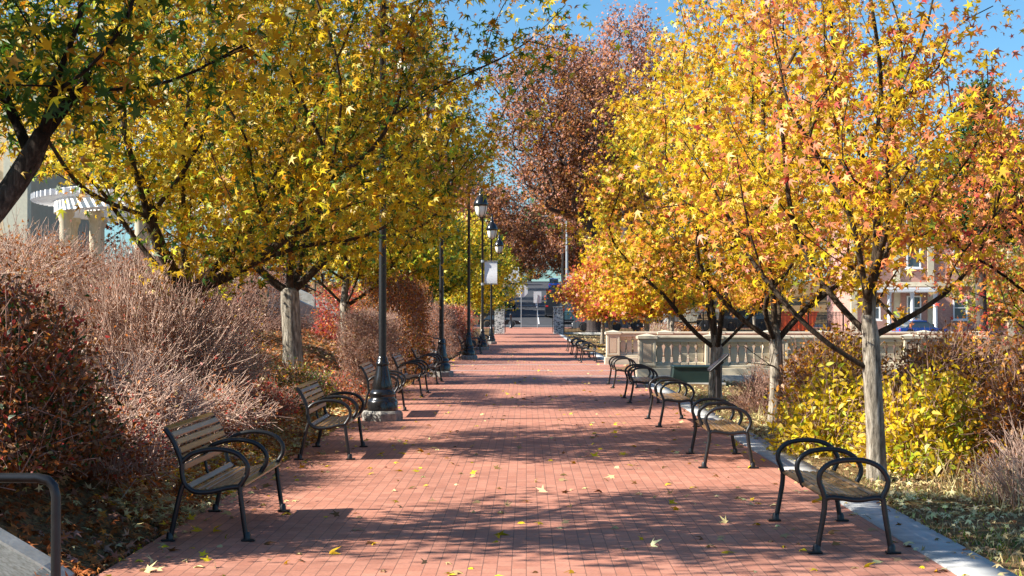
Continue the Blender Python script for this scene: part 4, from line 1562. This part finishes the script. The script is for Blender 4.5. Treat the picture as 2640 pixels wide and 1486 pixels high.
def bush(lab, x, y, size, npts, wts, seed, name='shrub', **k):
    return make_bush(name, lab, (x, y, gz(x, y)), size, npts, wts, seed, group=k.pop('group', hs), **k)


bush('big dense shrub of dark red and green leaves beside the bent handrail', -4.25, 11.9, (.95, 1.5, 1.75), 1000, dict(rust=1.0, green=.35, darkgreen=.5, brown=.8, orange=.4, red=.3, tan=.3), 31, per_tip=24, leaf=.055, shoot=1, shoot_len=.28, boxy=.35, spread=.09, shell=.3, bias=(-.2, -.6, .4))
bush('dense reddish leafy shrub at the lower edge behind the aggregate wall', -5.6, 11.6, (.9, 1.3, 1.6), 420, dict(rust=1.0, green=.3, brown=.8, tan=.4, orange=.3), 32, per_tip=18, leaf=.055, shoot=2, shoot_len=.35, boxy=.3, shell=.35)
bush('bare twiggy shrub fanning out around the trunk of the big sweetgum', -4.75, 19.6, (1.25, 1.2, 1.75), 520, DRY, 33, per_tip=7, leaf=.045, shoot=5, shoot_len=.5, shoot_r=.0075, tip=.006, twig='pale_twig', nroot=16, up=1.0, shell=.55, base_r=.2, stem_r=.018)
bush('bare twiggy shrub with yellowing leaves beside the stout pale trunk', -4.5, 23.0, (.5, 1.1, 1.55), 260, dict(DRY, gold=.8, yellow=.4), 34, per_tip=4, leaf=.055, shoot=5, shoot_len=.4, shoot_r=.0075, twig='twig', nroot=12, up=.9)
bush('tall pale twig shrub beside the pergola at the frame edge', -6.6, 15.6, (1.1, 1.2, 2.2), 330, DRY, 35, per_tip=5, leaf=.05, shoot=5, shoot_len=.6, shoot_r=.0065, twig='pale_twig', nroot=12, up=1.1)
bush('rounded twiggy hedge below the pergola columns', -7.2, 21.0, (1.6, 2.2, 1.55), 620, dict(rust=1, orange=.35, tan=.6, brown=.5), 36, per_tip=8, leaf=.06, shoot=4, shoot_len=.35, twig='pale_twig', nroot=16, up=.8, boxy=.3)
bush('twiggy hedge stretching behind the first bench tree towards the pergola', -7.6, 27.5, (1.7, 2.6, 1.7), 620, dict(rust=1, pinkbrown=.8, brown=.6), 37, per_tip=8, leaf=.06, shoot=4, shoot_len=.4, twig='twig', nroot=16, up=.8, boxy=.3)
bush('low trailing shrub of tangled twigs behind the first bench', -4.15, 15.7, (.95, 1.5, .75), 480, dict(DRY, red=.5), 38, per_tip=5, leaf=.045, shoot=4, shoot_r=.0065, shoot_len=.35, twig='pale_twig', nroot=22, up=.35, base_r=.8, stem_r=.012)
bush('low tangled shrub with pinkish leaves between the first two benches', -3.85, 18.2, (.75, 1.2, .6), 380, dict(DRY, red=.7, salmon=.5), 39, per_tip=8, leaf=.045, shoot=4, shoot_r=.0065, shoot_len=.3, twig='pale_twig', nroot=20, up=.35, base_r=.8, stem_r=.012)
bush('low rusty tangle of twigs and leaves directly behind the first bench', -3.75, 13.7, (.6, 1.0, .6), 300, dict(DRY, rust=1.6), 53, per_tip=9, leaf=.05, shoot=4, shoot_len=.28, twig='pale_twig', nroot=20, up=.35, base_r=.8, stem_r=.012, shoot_r=.006)
bush('low reddish shrub behind the second bench', -3.75, 21.2, (.6, 1.0, .55), 260, dict(red=.8, rust=1, salmon=.6, tan=.4), 40, per_tip=8, leaf=.05, shoot=3, shoot_len=.25, nroot=14, up=.4, base_r=.7, stem_r=.012)
bush('small yellow-green boxwood behind the second bench', -3.55, 24.1, (.6, .75, .82), 300, dict(lime=.8, green=.8, gold=.6, amber=.5, brown=.4), 41, per_tip=16, leaf=.045, shoot=2, shoot_len=.15, nroot=10, boxy=.3, shell=.35, spread=.08)
bush('red-leaved low shrub between the small boxwood and the first lamp post', -3.3, 27.4, (.4, .8, .6), 160, dict(red=1, rust=.8, orange=.4), 42, per_tip=10, leaf=.05, shoot=2, shoot_len=.2, nroot=8)
bush('clipped block of bare twigs behind the third bench', -3.27, 32.6, (.45, 2.1, 1.55), 1500, dict(rust=1, brown=.8, tan=.6, pinkbrown=.8), 43, 'clipped_hedge', per_tip=4, leaf=.045, shoot=5, shoot_len=.16, twig='twig', nroot=26, up=.5, boxy=.97, shell=.2, base_r=.9)
bush('taller clipped hedge of russet and green leaves in front of the pale stairs', -3.3, 39.8, (.66, 2.6, 2.4), 1300, dict(rust=1, amber=.6, green=.35, orange=.5, brown=.6), 44, 'clipped_hedge', per_tip=18, leaf=.065, shoot=2, shoot_len=.2, nroot=22, boxy=.95, shell=.2, base_r=.9)
bush('red leafy shrub behind the slim pale trunk', -5.0, 43.0, (1.0, 1.6, 2.2), 420, dict(rust=1, red=.8, crimson=.3, orange=.4), 45, per_tip=14, leaf=.08, shoot=2, shoot_len=.3, nroot=12, boxy=.2)
bush('brown bare shrub bank behind the stout pale trunk', -6.6, 34.0, (1.8, 2.2, 2.1), 600, dict(pinkbrown=1, rust=.6, brown=.8), 46, per_tip=8, leaf=.06, shoot=4, shoot_len=.45, nroot=14, up=.7)
bush('grey-brown bare shrub bank behind the red leafy shrub', -9.2, 40.0, (2.2, 2.4, 2.3), 600, dict(pinkbrown=1, rust=.6, brown=.8), 47, per_tip=3, leaf=.07, shoot=4, shoot_len=.5, nroot=14, up=.7)
bush('clipped russet hedge behind the benches past the pale stairs', -3.5, 57.8, (.8, 5.4, 1.85), 900, dict(rust=1, pinkbrown=.8, brown=.8, salmon=.3), 48, 'clipped_hedge', per_tip=6, leaf=.07, shoot=4, shoot_len=.3, nroot=24, boxy=.85, shell=.35, base_r=.95)
bush('reddish clipped hedge beside the banner lamp post', -3.4, 73.5, (.8, 7, 1.9), 800, dict(red=1, rust=.8, salmon=.4), 49, 'clipped_hedge', per_tip=8, leaf=.1, shoot=3, shoot_len=.35, nroot=24, boxy=.85, shell=.35, base_r=.95)
bush('dark red shrub under the pergola roof', -13.5, 55.5, (2.6, 2.0, 2.2), 500, dict(crimson=.5, rust=1, brown=.8), 50, per_tip=6, leaf=.1, shoot=4, shoot_len=.6, nroot=14)
bush('bare twig shrub on the terrace behind the pergola columns', -16.8, 44.5, (2.2, 2.0, 1.7), 420, dict(rust=1, pinkbrown=1), 51, per_tip=4, leaf=.08, shoot=5, shoot_len=.5, nroot=12, twig='pale_twig')
bush('broad twiggy shrub in front of the pergola columns', -10.6, 33, (2.4, 2.4, 1.7), 520, dict(rust=1, pinkbrown=1, orange=.3), 52, per_tip=8, leaf=.07, shoot=4, shoot_len=.45, nroot=14, twig='pale_twig')

# ------------------------------------------------------------------ lawn side shrubs
ls = 'shrubs in the grass beyond the kerb'
YB = dict(yellow=1.8, lime=.7, gold=.25)
bush('bright yellow leafy shrub to the path side of the closest pale trunk', 3.85, 19.4, (.72, .8, 1.25), 330, YB, 61, per_tip=9, leaf=.1, shoot=2, shoot_len=.3, nroot=9, group=ls, spread=.1, low=.05, stem_r=.012, bias=(-.5, -.5, .5))
bush('bright yellow leafy shrub behind the closest pale trunk', 4.55, 17.6, (.75, .75, 1.5), 400, dict(YB, gold=.35), 62, per_tip=9, leaf=.105, shoot=2, shoot_len=.3, nroot=9, group=ls, spread=.1, low=.05, stem_r=.012, bias=(-.5, -.5, .5))
bush('golden brown tall shrub between the two pale trunks', 4.75, 24.0, (.9, 1.1, 1.9), 460, dict(amber=1, gold=.8, brown=.6, yellow=.3, green=.15), 63, per_tip=12, leaf=.085, shoot=3, shoot_len=.3, nroot=9, group=ls, stem_r=.014)
bush('olive brown tall shrub behind the bright yellow shrubs', 6.0, 21.6, (1.1, 1.2, 1.95), 480, dict(amber=1, brown=.8, gold=.5, green=.25), 64, per_tip=12, leaf=.085, shoot=3, shoot_len=.35, nroot=9, group=ls, stem_r=.014)
bush('orange-brown twiggy shrub at the edge of the view past the yellow shrubs', 5.7, 17.0, (.8, 1.0, 1.85), 420, dict(amber=.9, orange=.7, brown=.9, gold=.5), 65, per_tip=13, leaf=.085, shoot=5, shoot_len=.4, nroot=11, group=ls, stem_r=.014)
bush('dark purple-brown shrub at the edge of the view with few leaves', 6.3, 15.4, (1.0, 1.0, 1.9), 420, dict(brown=1, rust=.6, gold=.35), 66, per_tip=10, leaf=.08, shoot=4, shoot_len=.4, nroot=12, group=ls)
bush('dry bundle of bare upright stalks below the orange-brown shrub', 4.95, 14.6, (.62, .7, .75), 240, dict(tan=1, pale=.6, brown=.6), 67, per_tip=1, leaf=.05, shoot=5, shoot_len=.4, twig='pale_twig', nroot=40, up=1.4, base_r=1.0, stem_r=.008, tip=.003, group=ls)
bush('tall golden brown shrub behind the golden orange sweetgum', 5.6, 28.0, (1.3, 1.1, 2.1), 460, dict(amber=1, gold=.7, brown=.7, orange=.3), 74, per_tip=14, leaf=.085, shoot=3, shoot_len=.35, nroot=9, group=ls)
bush('tall amber shrub in the second row behind the bright yellow shrubs', 5.5, 20.0, (.85, .9, 2.0), 420, dict(amber=1, gold=.9, brown=.6, yellow=.3), 75, per_tip=13, leaf=.085, shoot=3, shoot_len=.35, nroot=9, group=ls)
bush('tall rust and gold shrub at the frame edge behind the orange-brown one', 6.7, 19.6, (1.0, 1.0, 2.25), 420, dict(rust=.8, amber=1, gold=.4, brown=.8), 76, per_tip=13, leaf=.085, shoot=4, shoot_len=.4, nroot=9, group=ls)
bush('brown and amber shrub mass before the far end of the near balustrade', 8.2, 30.5, (1.6, 1.4, 2.1), 460, dict(rust=.7, amber=1, brown=.8), 77, per_tip=12, leaf=.09, shoot=3, shoot_len=.4, nroot=9, group=ls)
bush('small bare brown shrub behind the reading panel', 4.2, 27.2, (.55, .65, .95), 330, dict(brown=1, tan=.6, rust=.3), 68, per_tip=2, leaf=.045, shoot=4, shoot_len=.3, twig='twig', nroot=18, up=1.0, base_r=.7, group=ls, stem_r=.01)
bush('brown leafy shrub mass in front of the fence and the truck', 12.0, 128, (3.4, 1.4, 1.7), 420, dict(rust=1, brown=1, amber=.5), 69, per_tip=8, leaf=.2, shoot=3, shoot_len=.4, nroot=14, group=ls)
bush('tan pampas clump just behind the far balustrade', 9.6, 112, (1.4, 1.0, 1.3), 160, dict(pale=1, tan=1), 70, per_tip=3, leaf=.16, shoot=4, shoot_len=.8, nroot=20, group=ls, twig='pale_twig', up=1.5, shoot_r=.012)
bush('low tan shrub at the foot of the far balustrade pillar', 3.75, 60.0, (.6, 1.3, .8), 200, dict(tan=1, pale=.5, brown=.5), 71, per_tip=6, leaf=.07, shoot=4, shoot_len=.3, nroot=12, group=ls, twig='pale_twig')
bush('brown shrub behind the yellow shrub and the brick building', 9.5, 33, (1.8, 1.8, 2.0), 420, dict(rust=1, brown=.8, crimson=.3, gold=.4), 72, per_tip=9, leaf=.09, shoot=4, shoot_len=.4, nroot=12, group=ls)
bush('russet shrub behind the closest orange sweetgum', 8.3, 23.5, (1.4, 1.4, 2.0), 460, dict(rust=.8, brown=1, amber=.7, gold=.3), 73, per_tip=8, leaf=.085, shoot=5, shoot_len=.4, nroot=12, group=ls)

# ------------------------------------------------------------------ fallen leaves and grass


def litter(name, n, x0, x1, y0, y1, wts, size, seed, dens=None, shape='star', tilt=.35, lift=.015):
    rng = np.random.default_rng(seed)
    x = rng.uniform(x0, x1, n)
    # more per metre close by, so that the near ground is covered as finely as the far
    y = y0 * (y1 / y0) ** rng.random(n) if y0 > 0 else rng.uniform(y0, y1, n)
    if dens is not None:
        k = rng.random(n) < dens(x, y)
        x, y = x[k], y[k]
    z = ground_z(x, y) + lift * (.4 + rng.random(len(x)) * 1.2)
    on = (x > PX0) & (x < PX1)
    z = np.where(on, base_z(y) + .006 + .012 * rng.random(len(x)), z + .012)
    P = np.stack([x, y, z], 1)
    s = size * rng.uniform(.55, 1.2, len(x))
    flat = np.tile([0, 0, 1.0], (len(x), 1))
    o = leaf_mesh(name, P, s, tints(P, wts, seed, 1.5, rng=rng), M['dry_leaf'], None, shape, flat=flat, spread=tilt, rng=rng)
    return tag(o, kind='stuff')


edge = lambda x, y: np.clip(.15 + 1.3 * np.exp(-(x + 2.85) / .3) + .7 * np.exp(-(2.86 - x) / .18) + .12 * snoise(np.stack([x, y, 0 * x], 1), 1.5, 5), .02, 1)
litter('fallen_leaves', 4200, -2.88, 2.9, 8.5, 90, dict(tan=1, yellow=.7, gold=.5, pale=.8, brown=.3), .12, 901, edge, tilt=.5, lift=.006)
litter('fallen_leaves', 20000, -7.5, -2.86, 9.6, 46, dict(brown=.8, rust=1.5, tan=.35, orange=.5, pinkbrown=.8, pale=.25), .105, 902, tilt=.5)
litter('fallen_leaves', 9000, -3.5, -2.84, 12.5, 40, dict(tan=.9, orange=.5, pale=.9, rust=.7, gold=.3), .09, 903, tilt=.5)
litter('fallen_leaves', 19000, 3.0, 6.6, 9, 42, dict(pale=1.2, tan=1.1, cream=.8, brown=.5, rust=.2), .085, 904, lambda x, y: np.clip((x - 3.0) * 1.6, 0, 1) * np.clip(.62 + .5 * snoise(np.stack([x, y, 0 * x], 1), 1.1, 9), .08, 1), tilt=.4)
litter('fallen_leaves', 6000, 3.2, 16, 44, 135, dict(pale=1, tan=1, gold=.4, brown=.6), .16, 905, shape='burst')


def grass(n, seed, x0, x1, y0, y1, wts, h):
    rng = np.random.default_rng(seed)
    x = rng.uniform(x0, x1, n)
    y = y0 * (y1 / y0) ** rng.random(n)
    k = (snoise(np.stack([x, y, 0 * x], 1), 1.3, 21) > -.1) | (rng.random(n) < .25)
    x, y = x[k], y[k]
    n = len(x)
    z = ground_z(x, y) - .01
    a = np.stack([x, y, z], 1)
    d = unit(rng.normal(0, .55, (n, 3)) * [1, 1, .1] + [0, 0, 1])
    b = a + d * (h * rng.uniform(.4, 1.2, (n, 1)))
    s = unit(rng.normal(0, 1, (n, 3)) * [1, 1, .05]) * .004
    mid = (a + b) / 2 + s * 0
    V = np.stack([a - s, a + s, mid + s * .8, b + d * .0 + rng.normal(0, .012, (n, 3)), mid - s * .8], 1).reshape(-1, 3)
    t = np.repeat(tints(a, wts, seed, 1.3, rng=rng), 5, axis=0)
    return tag(np_mesh('grass', V, np.full(n, 5), np.arange(n * 5), M['leaf'], tint=t), kind='stuff')


grass(26000, 951, 3.22, 6.6, 9.2, 42, dict(green=1, lime=.5, tan=.8, pale=.5), .075)
grass(1500, 952, 4.1, 6.4, 12.5, 17, dict(tan=1, pale=1, brown=.5), .42)
grass(1200, 953, 3.7, 5.2, 20, 30, dict(tan=1, pale=1, lime=.5), .3)

# ------------------------------------------------------------------ light, sky, camera
SUN_EL, SUN_FWD = R(35), R(12)
sd = Vector((-math.cos(SUN_EL) * math.cos(SUN_FWD), -math.cos(SUN_EL) * math.sin(SUN_FWD), math.sin(SUN_EL)))
sun = bpy.data.lights.new('sun', 'SUN')
sun.energy = 5.0
sun.angle = R(.5)
sun.color = (1, .94, .84)
so = bpy.data.objects.new('sun', sun)
so.rotation_euler = (-sd).to_track_quat('-Z', 'Y').to_euler()
col.objects.link(so)
w = bpy.data.worlds.new('World')
scene.world = w
w.use_nodes = True
nt = w.node_tree
bg = nt.nodes['Background']
sky = nt.nodes.new('ShaderNodeTexSky')
sky.sky_type = 'NISHITA'
sky.sun_disc = False
sky.sun_elevation = SUN_EL
sky.sun_rotation = math.atan2(sd.x, sd.y)
sky.ozone_density = 2.6
sky.dust_density = .6
sky.air_density = 1.0
nt.links.new(mix(nt, 1.0, sky.outputs[0], (.68, 1.06, 1.26), 'MULTIPLY'), bg.inputs[0])
bg.inputs[1].default_value = .062

cam = bpy.data.cameras.new('camera')
cam.lens = 54.5
cam.sensor_width = 36
cam.clip_end = 6000
co = bpy.data.objects.new('camera', cam)
co.location = (0, 0, 1.75)
co.rotation_euler = (R(90 + .88), 0, R(.53))
col.objects.link(co)
scene.camera = co
scene.view_settings.view_transform = 'Standard'
scene.view_settings.look = 'None'
scene.view_settings.exposure = 1.22
scene.view_settings.gamma = 1
scene.cycles.use_denoising = True
scene.cycles.max_bounces = 6
scene.cycles.diffuse_bounces = 3
scene.cycles.glossy_bounces = 3
scene.cycles.transmission_bounces = 3
scene.cycles.transparent_max_bounces = 4
scene.cycles.caustics_reflective = False
scene.cycles.caustics_refractive = False
